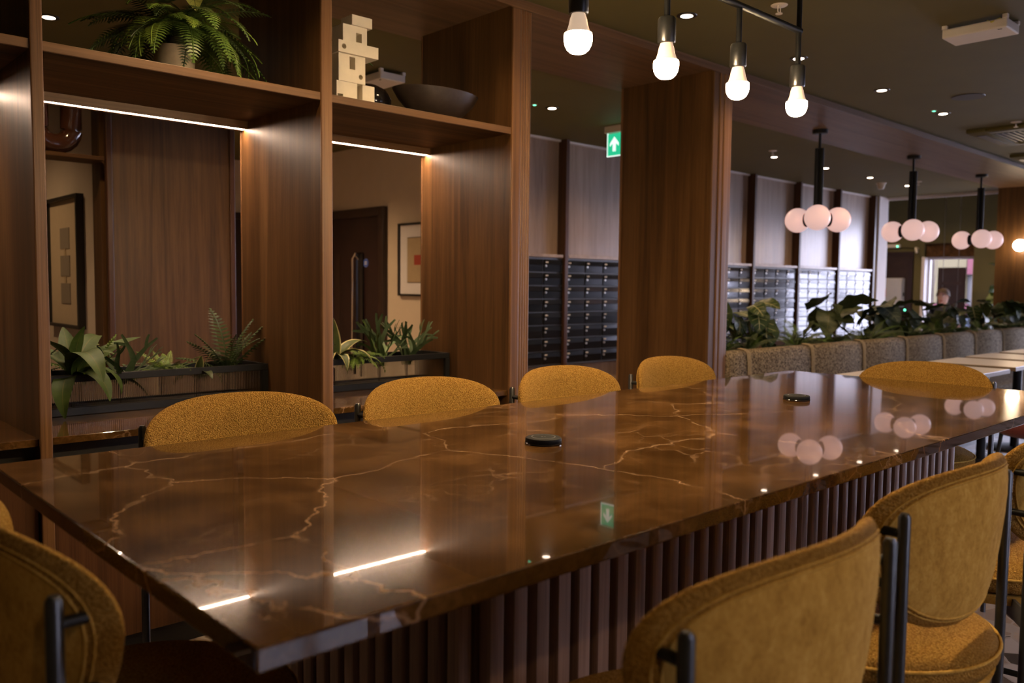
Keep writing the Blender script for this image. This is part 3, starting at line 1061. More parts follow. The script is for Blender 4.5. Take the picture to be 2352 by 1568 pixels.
sm = thing('smoke_detector', 'round white smoke detector on the ceiling above the letterboxes', 'smoke detector', (10.234, 4.486, CB))
link('base', MB().lathe([(.055, -.012), (.058, -.008), (.058, 0)], 24).mesh('b', 40), 'sprinkler_white', sm)
link('chamber', MB().lathe([(.001, -.075), (.028, -.075), (.036, -.06), (.044, -.03), (.046, -.012)], 24).mesh('c', 40), 'sprinkler_white', sm)

sp = thing('ceiling_speaker', 'dark round flush speaker in the ceiling', 'speaker', (6.155, 2.135, CZ))
link('rim', MB().lathe([(.088, -.004), (.10, -.004), (.102, 0), (.088, 0)], 36).mesh('r', 40), 'black_satin', sp)
link('grille', MB().lathe([(.001, -.003), (.088, -.002)], 36).mesh('g', 40), 'door_dark', sp)

for i, (x0, y0, lab) in enumerate(((7.42, 1.70, 'dark square air conditioning cassette in the ceiling, nearer one'),
                                   (9.03, 1.86, 'dark square air conditioning cassette in the ceiling, further one'))):
    ac = thing('ceiling_cassette', lab, 'air conditioner', (x0 + .44, y0 + .44, CZ), 0, 'ceiling cassettes')
    link('frame', MB().box(-.44, -.44, -.03, .44, -.30, 0).box(-.44, .30, -.03, .44, .44, 0).box(-.44, -.30, -.03, -.30, .30, 0)
         .box(.30, -.30, -.03, .44, .30, 0).mesh('f', 40, .006), 'ceiling_paint', ac)
    link('tray', bx(-.31, -.31, -.012, .31, .31, 0), 'black_satin', ac)
    for k in range(14):
        y = -.27 + .54 * k / 13
        link('grille_slat', bx(-.27, y - .008, -.028, .27, y + .008, -.014), 'door_dark', ac)
    for k in range(4):
        link('vane', bx(-.28, .345, -.034, .28, .41, -.029), 'black_satin', ac, (0, 0, 0), (0, 0, k * PI / 2))

for x, y, z, lab in ((6.459, 2.469, CZ, 'tiny green emergency indicator beside the fourth front downlight'),
                     (4.246, 4.344, CB, 'tiny green emergency indicator beside the passage downlight')):
    t = thing('emergency_indicator', lab, 'indicator', (x, y, z), 0, 'green ceiling indicators')
    link('rim', MB().lathe([(.016, -.004), (.02, -.003), (.02, 0)], 20).mesh('r', 40), 'sprinkler_white', t)
    link('lamp', MB().lathe([(.001, -.007), (.009, -.006), (.012, -.004)], 16).mesh('l', 40), 'led_green', t)

# exit sign
ex = thing('exit_sign', 'green exit sign with a white upward arrow hanging from the ceiling', 'exit sign', (5.25, 4.35, CB))
link('housing', bx(-.03, -.19, -.055, .03, .185, 0, .005), 'white_plastic', ex)
link('edge', MB().box(-.006, -.175, -.235, .006, -.168, -.055).box(-.006, .168, -.235, .006, .175, -.055).box(-.006, -.175, -.24, .006, .175, -.233).mesh('e'), 'exit_white', ex)
p_ = link('panel', bx(-.004, -.168, -.233, .004, .168, -.06), 'exit_green', ex)
ar = [(.0, .0), (.045, -.052), (.045, -.075), (.016, -.050), (.016, -.115), (-.016, -.115), (-.016, -.050), (-.045, -.075), (-.045, -.052)]
link('arrow', MB().prism([(y + .100, z - .085) for y, z in ar], 0, -.006, -.004).mesh('a'), 'exit_white', p_)
link('figure', MB().prism([(-.06, -.215), (-.03, -.215), (-.015, -.15), (-.045, -.10), (-.075, -.15)], 0, -.006, -.004).mesh('a'), 'exit_white', p_)

# ------------------------------------------------------------------ letterbox banks
door_me = bx(-.1165, -.012, -.0535, .1165, 0, .0535, .003)
door_me.materials.append(MATS['mail_metal'])
_g = MB()
_g.add([(-.112, -.013, .048), (.112, -.013, .048), (.112, -.019, .012), (-.112, -.019, .012), (-.112, -.012, .008), (.112, -.012, .008)], [(0, 1, 2, 3), (3, 2, 5, 4)])
flap_me = _g.mesh('flap')
flap_me.materials.append(MATS['mail_metal'])
lock_me = MB().tube([(0, -.012, 0), (0, -.02, 0)], .009, 12).mesh('lock', 50)
lock_me.materials.append(MATS['mail_lock'])
plate_me = bx(-.016, -.0205, -.006, .016, -.0185, .006)
plate_me.materials.append(MATS['mail_plate'])
places = ['beside the reeded shelf post', 'in the passage left of the wide pillar', 'behind the wide pillar', 'just right of the wide pillar',
          'below the nearest globe pendant', 'behind the tallest planting', 'nearest the lobby']
for k in range(7):
    x0 = MX0 + MP * k + .04
    t = thing('letterbox_bank', 'bank of dark metal letterboxes ' + places[k], 'letterboxes', (x0 + .4925, 5.225, .565), 0, 'letterbox banks')
    link('carcass', bx(-.4925, -.055, 0, .4925, 0, .945), 'dark_grey_metal', t)
    for c in range(4):
        for r in range(8):
            x = -.4925 + .246 * (c + .5)
            z = .0125 + .115 * (r + .5)
            d = link('letterbox_door', door_me, None, t, (x, -.055, z))
            d.rotation_euler = (random.uniform(-.012, .012), 0, random.uniform(-.012, .012))
            link('flap', flap_me, None, d)
            link('lock', lock_me, None, d, (-.095, -.0, -.002))
            link('number_plate', plate_me, None, d, (-.088, 0, .030))

# ------------------------------------------------------------------ corridor door, pictures
dr = struct('door_1', bx(4.372, 6.467, 0, 4.398, 7.40, 1.888), 'door_dark', 'dark brown corridor door with a tall arched pull handle', 'door')
link('frame', MB().box(4.35, 6.384, 0, 4.40, 6.467, 1.967).box(4.35, 7.40, 0, 4.40, 7.48, 1.967).box(4.35, 6.467, 1.888, 4.40, 7.40, 1.967).mesh('f', 40, .004), 'door_frame', dr)
link('pull_handle', MB().tube([(4.372, 6.82, 1.50), (4.335, 6.82, 1.54), (4.33, 6.80, 1.555), (4.33, 6.86, 1.50), (4.33, 6.86, .60), (4.372, 6.86, .58)], .011, 10).mesh('h', 60), 'chrome', dr)
link('vision_panel', bx(4.368, 6.72, .55, 4.373, 6.83, 1.56, .02), 'black_gloss', dr)
link('red_panel', bx(4.368, 7.14, .3, 4.373, 7.22, 1.55), 'door_frame', dr)
dsc = link('round_notice', MB().prism([(6.687 + .04 * math.cos(a * PI / 12), 1.461 + .04 * math.sin(a * PI / 12)) for a in range(24)], 0, 4.366, 4.372).mesh('d'), 'sign_blue', dr)
for dz in (-.012, .006):
    link('notice_line', bx(4.365, 6.668, 1.461 + dz, 4.3665, 6.706, 1.461 + dz + .007), 'paper_white', dsc)

dr = struct('door_2', bx(3.72, 8.465, 0, 4.30, 8.495, 1.93), 'door_dark', 'dark door at the end of the corridor', 'door')
link('frame', MB().box(3.60, 8.45, 0, 3.72, 8.50, 2.0).box(4.30, 8.45, 0, 4.38, 8.50, 2.0).box(3.72, 8.45, 1.93, 4.30, 8.50, 2.0).mesh('f'), 'door_frame', dr)
link('handle', MB().tube([(3.80, 8.465, 1.0), (3.80, 8.42, 1.0), (3.90, 8.42, 1.0)], .01, 8).mesh('h', 60), 'chrome', dr)

pc = thing('framed_picture', 'small framed print with a white mount and tan panel right of the dark door', 'picture', (4.4, 5.90, 1.165))
w_, h_ = .285, .635
link('frame', MB().box(-.03, -w_, 0, 0, -w_ + .018, h_).box(-.03, w_ - .018, 0, 0, w_, h_).box(-.03, -w_ + .018, 0, 0, w_ - .018, .018).box(-.03, -w_ + .018, h_ - .018, 0, w_ - .018, h_).mesh('f'), 'frame_black', pc)
link('mount', bx(-.014, -w_ + .018, .018, -.004, w_ - .018, h_ - .018), 'paper_white', pc)
link('print_border', bx(-.018, -.155, .115, -.014, .155, .51), 'door_frame', pc)
link('print', bx(-.020, -.150, .12, -.018, .150, .505), 'paper_tan', pc)
link('red_block', bx(-.022, -.06, .27, -.020, .05, .355), 'print_red', pc)

pc = thing('framed_picture', 'tall framed print of three linked grey squares on the left cream wall', 'picture', (1.66, 6.08, .96))
w_, h_ = .36, .85
link('frame', MB().box(-.045, -w_, 0, 0, -w_ + .025, h_).box(-.045, w_ - .025, 0, 0, w_, h_).box(-.045, -w_ + .025, 0, 0, w_ - .025, .02).box(-.045, -w_ + .025, h_ - .02, 0, w_ - .025, h_).mesh('f'), 'frame_black', pc)
link('mount', bx(-.014, -w_ + .025, .02, -.004, w_ - .025, h_ - .02), 'paper_cream', pc)
for k, z in enumerate((.155, .335, .515)):
    link('square', bx(-.018, -.10, z, -.014, .10, z + .135), 'print_lines', pc)
    if k:
        link('connector', bx(-.018, -.02, z - .045, -.014, .02, z), 'paper_tan', pc)

# rear wall shelf with the looped vase
rs = thing('wall_shelf', 'thin walnut shelf fixed to the rear pillar under the looped vase', 'shelf', (1.60, 5.2, 1.945))
link('board', bx(-.75, -.09, 0, 0, .12, .022, .003), 'wood_x', rs)
link('bracket', bx(-.70, .06, -.06, -.66, .10, 0), 'wood_fin', rs)
va = thing('vase', 'glossy dark brown vase shaped like a thick letter U', 'vase', (1.36, 5.17, 1.967))
pts = [(-.085, 0, .27), (-.085, 0, .14)] + [(-.085 * math.cos(a * PI / 10), 0, .125 - .075 * math.sin(a * PI / 10)) for a in range(0, 11)] + [(.085, 0, .14), (.085, 0, .27)]
link('body', MB().tube(pts, .055, 20).mesh('u', 50), 'brown_gloss', va)
for sx in (-1, 1):
    link('rim', MB().tube([(sx * .085, 0, .268), (sx * .085, 0, .2715)], [.045, .045], 20).mesh('r', 40), 'black_satin', va)

# ------------------------------------------------------------------ shelf ornaments
su2 = thing('block_sculpture', 'ivory sculpture of stacked offset blocks with square and round holes', 'sculpture', (1.88, 3.0, ST))


def block(name, x0, z0, x1, z1, y0, y1, holes=()):
    """a block in front view with real rectangular or round holes cut through"""
    bm = bmesh.new()
    outer = [bm.verts.new((x, y0, z)) for x, z in ((x0, z0), (x1, z0), (x1, z1), (x0, z1))]
    edges = [bm.edges.new((outer[i], outer[(i + 1) % 4])) for i in range(4)]
    for kind, cx, cz, a, b in holes:
        if kind == 'r':
            ps = [(cx - a, cz - b), (cx + a, cz - b), (cx + a, cz + b), (cx - a, cz + b)]
        else:
            ps = [(cx + a * math.cos(k * PI / 8), cz + a * math.sin(k * PI / 8)) for k in range(16)]
        hv = [bm.verts.new((x, y0, z)) for x, z in ps]
        edges += [bm.edges.new((hv[i], hv[(i + 1) % len(hv)])) for i in range(len(hv))]
    r = bmesh.ops.triangle_fill(bm, use_beauty=True, edges=edges)
    faces = [g for g in r['geom'] if isinstance(g, bmesh.types.BMFace)]
    ex_ = bmesh.ops.extrude_face_region(bm, geom=faces)
    bmesh.ops.translate(bm, verts=[v for v in ex_['geom'] if isinstance(v, bmesh.types.BMVert)], vec=(0, y1 - y0, 0))
    bmesh.ops.recalc_face_normals(bm, faces=bm.faces)
    me = bpy.data.meshes.new(name)
    bm.to_mesh(me)
    bm.free()
    return link(name, me, 'ivory_ceramic', su2)


block('foot_block', -.085, 0, .01, .085, -.045, .045, [('r', -.068, .018, .012, .016)])
block('side_foot', .035, 0, .092, .085, -.045, .045)
block('middle_block', -.078, .085, .045, .205, -.05, .04, [('r', -.015, .160, .013, .024), ('c', .024, .112, .0095, 0)])
block('cross_bar', -.088, .192, .098, .238, -.065, .05, [('c', -.062, .215, .010, 0)])
block('upper_block', -.052, .238, .060, .312, -.04, .04, [('r', .022, .268, .013, .018)])
block('top_block', -.016, .312, .078, .352, -.05, .03)

bo = thing('bowl', 'wide dark wooden bowl with pointed oval rim on the right shelf', 'bowl', (2.325, 3.0, ST))
prof = [(.03, .0), (.085, .010), (.14, .038), (.185, .080), (.212, .122), (.204, .124), (.175, .088), (.13, .055), (.08, .030), (.001, .022)]
link('shell', MB().lathe(prof, 48, sx=1.02, sy=.62).mesh('b', 60), 'dark_bowl', bo)
link('foot', MB().lathe([(.035, -.0), (.04, .002), (.034, .006)], 24, sx=1.02, sy=.8).mesh('f', 60), 'dark_bowl', bo)

bv = thing('vase', 'round glossy black vase with one curling sprig behind the block sculpture', 'vase', (2.06, 3.15, ST))
link('body', MB().lathe([(.05, 0), (.085, .014), (.108, .052), (.108, .080), (.088, .116), (.05, .136), (.02, .141), (.001, .134)], 36).mesh('b', 60), 'black_gloss', bv)
link('sprig', MB().tube([(-.03, 0, .125), (-.04, 0, .19), (-.022, 0, .228), (.010, 0, .240), (.034, 0, .228)], [.005, .007, .007, .005, .002], 8).mesh('s', 60), 'leaf_strap', bv)


# ------------------------------------------------------------------ plants
def leafmesh(name, length, width, shape='lance', bend=.6, cup=.15, seg=12, stem=0, wave=0, twist=0):
    """leaf growing from the origin along +x, bending from +x towards -z; returns mesh with UV"""
    g = MB()
    pts, ang = [], 0
    p = Vector((0, 0, 0))
    ds = length / seg
    spine = []
    for i in range(seg + 1):
        spine.append((p.copy(), ang))
        p = p + Vector((math.cos(ang), 0, math.sin(ang))) * ds
        ang -= bend / seg
    cols = [-1, -.62, -.28, 0, .28, .62, 1]
    vs, uvs = [], []
    for i, (q, a) in enumerate(spine):
        t = i / seg
        if shape == 'heart':
            wv = (math.sin(PI * min(1, t * .80 + .22) ** 1.0)) ** .8 if t < .97 else .02
        elif shape == 'strap':
            wv = min(1, (t * 5 + .35)) * min(1, ((1 - t) * 3.2)) ** .7
        else:
            wv = math.sin(PI * (t * .93 + .05) ** .85) ** .9
        wv = max(.012, wv) * width / 2
        nrm = Vector((-math.sin(a), 0, math.cos(a)))
        for c in cols:
            y = c * wv
            up = cup * abs(c) ** 1.3 * wv + wave * math.sin(t * 15 + c * 2) * abs(c) * wv
            back = 0
            if shape == 'heart' and i == 0:
                back = -abs(c) * .13 * length * (1 if abs(c) < .9 else .7)
            pp = q + Vector((0, y, 0)) + nrm * up + Vector((math.cos(a), 0, math.sin(a))) * back
            if twist:
                pp = Matrix.Rotation(twist * t, 3, 'X') @ pp
            vs.append(pp)
            uvs.append(((c + 1) / 2, t))
    m = len(cols)
    fs = [(i * m + k, i * m + k + 1, (i + 1) * m + k + 1, (i + 1) * m + k) for i in range(seg) for k in range(m - 1)]
    g.add(vs, fs)
    if stem:
        n0 = len(g.v)
        a = .9
        g.tube([(-stem * .75, 0, -stem * .65), (-stem * .3, 0, -stem * .18), (0, 0, 0)], [.0045, .004, .003], 6)
        uvs += [(.5, .5)] * (len(g.v) - n0)
    me = bpy.data.meshes.new(name)
    me.from_pydata(g.v, [], g.f)
    uv = me.uv_layers.new(name='UVMap')
    for lp in me.loops:
        uv.data[lp.index].uv = uvs[lp.vertex_index]
    me.polygons.foreach_set('use_smooth', [True] * len(me.polygons))
    return me


def frondmesh(name, length, width, bend=1.4, n=26, sweep=.25, taper='fern'):
    """fern frond along +x bending down; each leaflet its own small blade"""
    g = MB()
    p, ang = Vector((0, 0, 0)), 0
    ds = length / n
    pts = []
    for i in range(n + 1):
        pts.append(p.copy())
        d = Vector((math.cos(ang), 0, math.sin(ang)))
        t = i / n
        if i > 1:
            wv = width / 2 * (math.sin(PI * (t * .92 + .06) ** .8) ** .7)
            for s_ in (-1, 1):
                tip = p + Vector((0, s_ * wv, 0)) + d * (wv * sweep) + Vector((0, 0, -.18 * wv))
                base_a, base_b = p - d * ds * .26, p + d * ds * .26
                mid_a = p + (tip - p) * .5 - d * ds * .29 + Vector((0, 0, .004))
                mid_b = p + (tip - p) * .5 + d * ds * .29 + Vector((0, 0, .004))
                g.add([base_a, base_b, mid_b, tip, mid_a], [(0, 1, 2, 4), (4, 2, 3)])
        p = p + d * ds
        ang -= bend / n
    g.tube(pts, [.0022] * len(pts), 4, False)
    me = bpy.data.meshes.new(name)
    me.from_pydata(g.v, [], g.f)
    uv = me.uv_layers.new(name='UVMap')
    for lp in me.loops:
        uv.data[lp.index].uv = (.25, .5)
    return me


def stagmesh(name, length, spread):
    """antler-like fern blade along +x with forked fingers"""
    g = MB()

    def limb(p0, a0, L, w0, depth):
        pts, p, a = [], Vector(p0), a0
        k = 6
        curl = random.uniform(-.5, .5)
        for i in range(k + 1):
            pts.append((p.copy(), a, w0 * (1 - .45 * i / k)))
            p = p + Vector((math.cos(a), math.sin(a), .12 * math.sin(i))) * (L / k)
            a += curl / k
        vs = []
        for q, an, w in pts:
            nx, ny = -math.sin(an), math.cos(an)
            vs += [(q.x - nx * w, q.y - ny * w, q.z), (q.x, q.y, q.z + w * .25), (q.x + nx * w, q.y + ny * w, q.z)]
        g.add(vs, [(3 * i + j, 3 * i + j + 1, 3 * i + j + 4, 3 * i + j + 3) for i in range(k) for j in range(2)])
        if depth:
            for s_ in (-1, 1):
                limb(pts[-1][0], a + s_ * random.uniform(.25, .55) * spread, L * .75, w0 * .6, depth - 1)
    limb((0, 0, 0), 0, length * .45, .02, 2)
    me = bpy.data.meshes.new(name)
    me.from_pydata(g.v, [], g.f)
    uv = me.uv_layers.new(name='UVMap')
    for lp in me.loops:
        uv.data[lp.index].uv = (.25, .5)
    me.polygons.foreach_set('use_smooth', [True] * len(me.polygons))
    return me


FLOOR_Z = [None, None]


def blade(part, me, mat, parent, loc, az, el, roll=0, sc=1):
    """place a leaf or frond mesh: azimuth, elevation in degrees"""
    o = bpy.data.objects.new(part, me)
    COL.objects.link(o)
    o.parent = parent
    if not me.materials:
        me.materials.append(MATS[mat])
    else:
        if me.materials[0] != MATS[mat]:
            for q in range(len(o.material_slots)):
                o.material_slots[q].link = 'OBJECT'
                o.material_slots[q].material = MATS[mat]
    o.location = loc
    rot = Matrix.Rotation(math.radians(az), 4, 'Z') @ Matrix.Rotation(-math.radians(el), 4, 'Y') @ Matrix.Rotation(math.radians(roll), 4, 'X')
    o.rotation_euler = rot.to_euler()
    o.scale = (sc, sc, sc)
    if FLOOR_Z[0] is not None:
        clear(o, parent, FLOOR_Z[0], az, roll, el, FLOOR_Z[1])
    return o


def clear(o, parent, zmin, az, roll, el, extra=None):
    """lift a frond until no point of it dips below zmin (unless it hangs in front of y = extra)"""
    co = [v.co for v in o.data.vertices][::3]
    for _ in range(14):
        rot = Matrix.Rotation(math.radians(az), 4, 'Z') @ Matrix.Rotation(-math.radians(el), 4, 'Y') @ Matrix.Rotation(math.radians(roll), 4, 'X')
        o.rotation_euler = rot.to_euler()
        m = Matrix.Translation(parent.location) @ Matrix.Translation(o.location) @ rot @ Matrix.Scale(o.scale.x, 4)
        bad = False
        for c in co:
            q = m @ c
            if (q.z < zmin and not (extra is not None and q.y < extra)) or (zmin == .79 and 2.80 < q.y < 2.95 and q.z < .885):
                bad = True
                break
        if not bad:
            return
        el += 7


FR_A = [frondmesh('frond_a%d' % i, .33, .105, b, 26) for i, b in enumerate((1.3, 1.8, 2.3))]
FR_B = [frondmesh('frond_b%d' % i, .22, .070, b, 18) for i, b in enumerate((.6, 1.0, 1.5))]
FR_S = [frondmesh('frond_s%d' % i, .12, .05, b, 13) for i, b in enumerate((.8, 1.3, 1.8))]
LF_STRAP = [leafmesh('strap%d' % i, .30, .085, 'lance', b, .18, 14, 0, .05) for i, b in enumerate((.7, 1.6, 2.6))]
LF_VAR = [leafmesh('variegated%d' % i, .19, .048, 'lance', b, .22, 14) for i, b in enumerate((.3, 1.6, 2.6))]
LF_HEART = [leafmesh('heart%d' % i, .20, .165, 'heart', b, .12, 12, .16, .05) for i, b in enumerate((.5, .9, 1.4))]
LF_BLUE = [leafmesh('spear%d' % i, .15, .085, 'heart', b, .2, 12, .12, .03) for i, b in enumerate((.5, .9))]
LF_BROAD = [leafmesh('broad%d' % i, .26, .22, 'heart', b, .16, 12, .18, .10) for i, b in enumerate((.6, 1.1))]
STAG = [stagmesh('stag%d' % i, .20, s_) for i, s_ in enumerate((.8, 1.1, 1.4))]


def fern(label, loc, fronds, mats, n, el=(10, 75), sc=(.7, 1.1), azr=(0, 360), group=None, r0=.015):
    t = thing('fern', label, 'plant', loc, 0, group)
    link('crown', MB().lathe([(.005, -.074), (.007, 0), (.004, .012)], 12).mesh('c', 60), 'soil', t)
    for k in range(n):
        az = azr[0] + (azr[1] - azr[0]) * (k + random.uniform(-.3, .3)) / n
        e = random.uniform(*el)
        blade('frond', random.choice(fronds), random.choice(mats), t, (r0 * math.cos(math.radians(az)), r0 * math.sin(math.radians(az)), 0), az, e,
              random.uniform(-20, 20), random.uniform(*sc))
    return t


# fern in the beige pot on the left shelf
pt = thing('plant_pot', 'beige stone pot holding the big fern on the left shelf', 'pot', (1.235, 3.15, ST))
link('body', MB().lathe([(.055, 0), (.066, .01), (.07, .10), (.066, .135), (.06, .135), (.06, .11), (.001, .11)], 36).mesh('b', 50), 'pot_beige', pt)
link('soil', MB().lathe([(.001, .118), (.059, .116), (.059, .112)], 24).mesh('s', 50), 'soil', pt)
FLOOR_Z[:] = [ST + .004, None]
fn = thing('fern', 'big bushy green fern arching over the beige pot on the left shelf', 'plant', (1.235, 3.13, ST + .165))
FM = ['leaf_fern', 'leaf_fern', 'leaf_fern_dark', 'leaf_fern_bright']
link('crown', MB().lathe([(.02, -.048), (.035, -.01), (.03, .01), (.012, .03)], 14).mesh('c', 60), 'soil', fn)
for k in range(66):
    az = k * 137.5 + random.uniform(-12, 12)
    e = random.uniform(25, 80) if k % 3 else random.uniform(-10, 35)
    blade('frond', random.choice(FR_A), random.choice(FM), fn, (.02 * math.cos(math.radians(az)), .02 * math.sin(math.radians(az)), .0), az, e,
          random.uniform(-25, 25), random.uniform(.75, 1.1))
for az, e, s_ in ((235, 20, 1.0), (262, 10, 1.05), (285, 22, 1.0), (305, 8, 1.05), (328, 20, 1.1), (215, 12, .95), (345, 5, 1.1), (272, 40, 1.1)):
    blade('frond', FR_A[1], 'leaf_fern', fn, (.02 * math.cos(math.radians(az)), .02 * math.sin(math.radians(az)), .02), az, e, random.uniform(-12, 12), s_)
blade('veined_leaf', LF_BLUE[1], 'leaf_caladium', fn, (.02, -.10, .16), 250, -30, 10, .9)
blade('veined_leaf', LF_BLUE[0], 'leaf_strap', fn, (-.05, -.08, .10), 210, -10, 10, .9)

ZS = .872
FLOOR_Z[:] = [.80, 3.285]
# left trough planting
p = thing('strap_leaf_plant', 'broad strap leaved plant hanging over the left end of the left trough', 'plant', (.93, 3.36, ZS))
link('crown', MB().lathe([(.005, -.074), (.007, 0), (.004, .012)], 12).mesh('c', 60), 'soil', p)
for az, el, me, s_, dz in ((262, 66, 2, 1.1, .05), (12, 46, 0, 1.05, .03), (150, 60, 1, .9, .04), (350, 26, 1, 1.0, .02), (235, 35, 2, .9, .02), (200, 75, 1, .9, .05),
                           (330, 50, 2, .8, .03), (30, 70, 1, .95, .05), (285, 50, 2, .85, .02),
                           (300, 70, 1, .8, .03), (100, 70, 0, .8, .03), (275, 85, 0, .62, .06)):
    blade('leaf', LF_STRAP[me], 'leaf_strap', p, (0, 0, dz), az, el, random.uniform(-25, 25), s_)
fern('bright feathery fern behind the strap leaves in the left trough', (1.02, 3.47, ZS), FR_S + FR_B, ['leaf_fern_bright', 'leaf_fern'], 15, (25, 80), (.7, 1.0))
fern('small shaded fern at the left end of the left trough', (.80, 3.46, ZS + .02), FR_B, ['leaf_fern', 'leaf_fern_dark'], 14, (40, 80), (.7, 1.0))
p = thing('staghorn_fern', 'dark antler leaved fern in the middle of the left trough', 'plant', (1.12, 3.39, ZS))
link('crown', MB().lathe([(.005, -.074), (.008, .005), (.006, .015)], 12).mesh('c', 60), 'soil', p)
for k in range(9):
    blade('leaf', STAG[k % 3], 'leaf_stag', p, (0, 0, 0), 20 + k * 40 + random.uniform(-12, 12), random.uniform(15, 70), random.uniform(-40, 40), random.uniform(.75, 1.1))
fern('low spreading fern right of centre in the left trough', (1.28, 3.40, ZS + .02), FR_B, ['leaf_fern', 'leaf_fern_dark', 'leaf_fern_bright'], 18, (20, 70), (.5, .75))
p = thing('trailing_plant', 'small plant with pale speckled leaves beside the sword fern', 'plant', (1.40, 3.37, ZS))
link('crown', MB().lathe([(.005, -.074), (.006, 0), (.004, .01)], 12).mesh('c', 60), 'soil', p)
for k in range(9):
    blade('leaf', LF_VAR[k % 3], 'leaf_broad' if k % 2 else 'leaf_variegated', p, (0, 0, 0), 40 * k + random.uniform(-10, 10), random.uniform(30, 70), random.uniform(-30, 30), random.uniform(.6, .9))
sw = thing('fern', 'upright sword fern at the right end of the left trough', 'plant', (1.535, 3.40, ZS))
link('crown', MB().lathe([(.005, -.074), (.007, 0), (.004, .012)], 12).mesh('c', 60), 'soil', sw)
for az, el, me, s_ in ((185, 55, 0, 1.1), (195, 36, 0, 1.15), (80, 88, 1, 1.5), (350, 68, 0, 1.35), (340, 56, 0, 1.35), (20, 70, 0, 1.0), (160, 70, 0, 1.0), (300, 75, 1, 1.0), (250, 60, 1, .8), (100, 60, 1, 1.0), (270, 80, 0, .9), (215, 62, 1, .9), (5, 80, 0, 1.2)):
    blade('frond', FR_B[me], 'leaf_fern_dark', sw, (0, 0, 0), az, el, random.uniform(-20, 20), s_)

# right trough planting
p = thing('variegated_plant', 'plant with cream edged arching leaves at the left of the right trough', 'plant', (2.03, 3.36, ZS))
link('crown', MB().lathe([(.005, -.074), (.006, 0), (.004, .01)], 12).mesh('c', 60), 'soil', p)
for az, el, me, s_ in ((100, 86, 0, 1.4), (345, 70, 2, 1.25), (5, 66, 1, 1.35), (320, 70, 2, 1.25), (215, 66, 2, 1.15), (180, 66, 1, 1.1), (270, 66, 2, 1.0), (25, 52, 2, 1.25), (140, 74, 0, 1.2), (60, 55, 1, 1.0), (230, 80, 0, 1.2)):
    blade('leaf', LF_VAR[me], 'leaf_variegated', p, (0, 0, .02), az, el, random.uniform(-18, 18), s_)
fern('small bright fern hanging over the front of the right trough', (2.12, 3.335, ZS + .05), FR_S, ['leaf_fern_bright'], 9, (0, 35), (.7, .95), (200, 360))
fern('dark fern behind the variegated plant in the right trough', (1.90, 3.46, ZS), FR_S + FR_B, ['leaf_fern_dark', 'leaf_fern'], 13, (20, 80), (.7, 1.0))
fern('low mossy fern in the middle of the right trough', (2.21, 3.40, ZS + .03), FR_S, ['leaf_fern', 'leaf_fern_bright'], 16, (10, 60), (.8, 1.1))
for x, lab, mt in ((2.31, 'green antler leaved fern right of centre in the right trough', 'leaf_fern'), (2.47, 'dark antler leaved fern at the right end of the right trough', 'leaf_stag')):
    p = thing('staghorn_fern', lab, 'plant', (x, 3.40, ZS))
    link('crown', MB().lathe([(.005, -.074), (.008, .01), (.006, .02)], 12).mesh('c', 60), 'soil', p)
    for k in range(9):
        blade('leaf', STAG[k % 3], mt if k % 2 else 'leaf_stag', p, (0, 0, 0), k * 40 + random.uniform(-12, 12), random.uniform(40, 82), random.uniform(-40, 40), random.uniform(.9, 1.25))

# ------------------------------------------------------------------ banquette and its planter
BX = 4.44
bq = thing('banquette', 'long speckled tweed banquette with piped back panels', 'banquette', (BX, Y0, 0))
seams = [4.651, 5.46, 6.25, 7.035, 7.82, 8.60, 9.385, 10.17, 10.95]
ed = [BX] + seams + [11.515]
for a, b in zip(ed[:-1], ed[1:]):
    g = MB()
    prof = [(-.03, .46), (-.035, .60), (-.028, .80), (-.018, .852), (.004, .872), (.05, .876), (.085, .866), (.09, .46)]
    g.prism(prof, 0, a - BX + .004, b - BX - .004)
    link('back_panel', g.mesh('bp', 50, .004, 1), 'tweed', bq)
for s_ in seams:
    for dx in (-.016, 0, .016):
        pts = [(s_ - BX + dx, y - .004, z + .003) for y, z in ((-.032, .46), (-.037, .60), (-.030, .80), (-.020, .856), (.004, .876), (.05, .880))]
        link('piping', MB().tube(pts, .0045, 8).mesh('p', 60), 'banquette_piping', bq)
link('seat', bx(0, -.48, .34, 11.515 - BX, -.03, .46, .03, seg=3), 'tweed', bq)
link('plinth', bx(0, -.42, 0, 11.515 - BX, .08, .34), 'black_satin', bq)
pl = thing('planter_box', 'long dark planter box behind the banquette', 'planter', (BX, Y0 + .10, 0))
link('front', bx(0, 0, 0, 11.515 - BX, .03, .855), 'black_satin', pl)
link('rear', bx(0, .52, 0, 11.515 - BX, .55, .845), 'wood_v', pl)
link('soil', bx(0, .03, .60, 11.515 - BX, .52, .80), 'soil', pl)

GZ = .80
names = ['beside the wide pillar', 'left of the nearest globe pendant', 'below the nearest globe pendant', 'right of the nearest globe pendant',
         'left of the white corner panel', 'in front of the white corner panel', 'below the fire cabinet', 'right of the fire cabinet',
         'in front of the lobby window', 'in front of the person', 'below the middle globe pendant', 'beside the far pillar', 'at the foot of the far pillar']


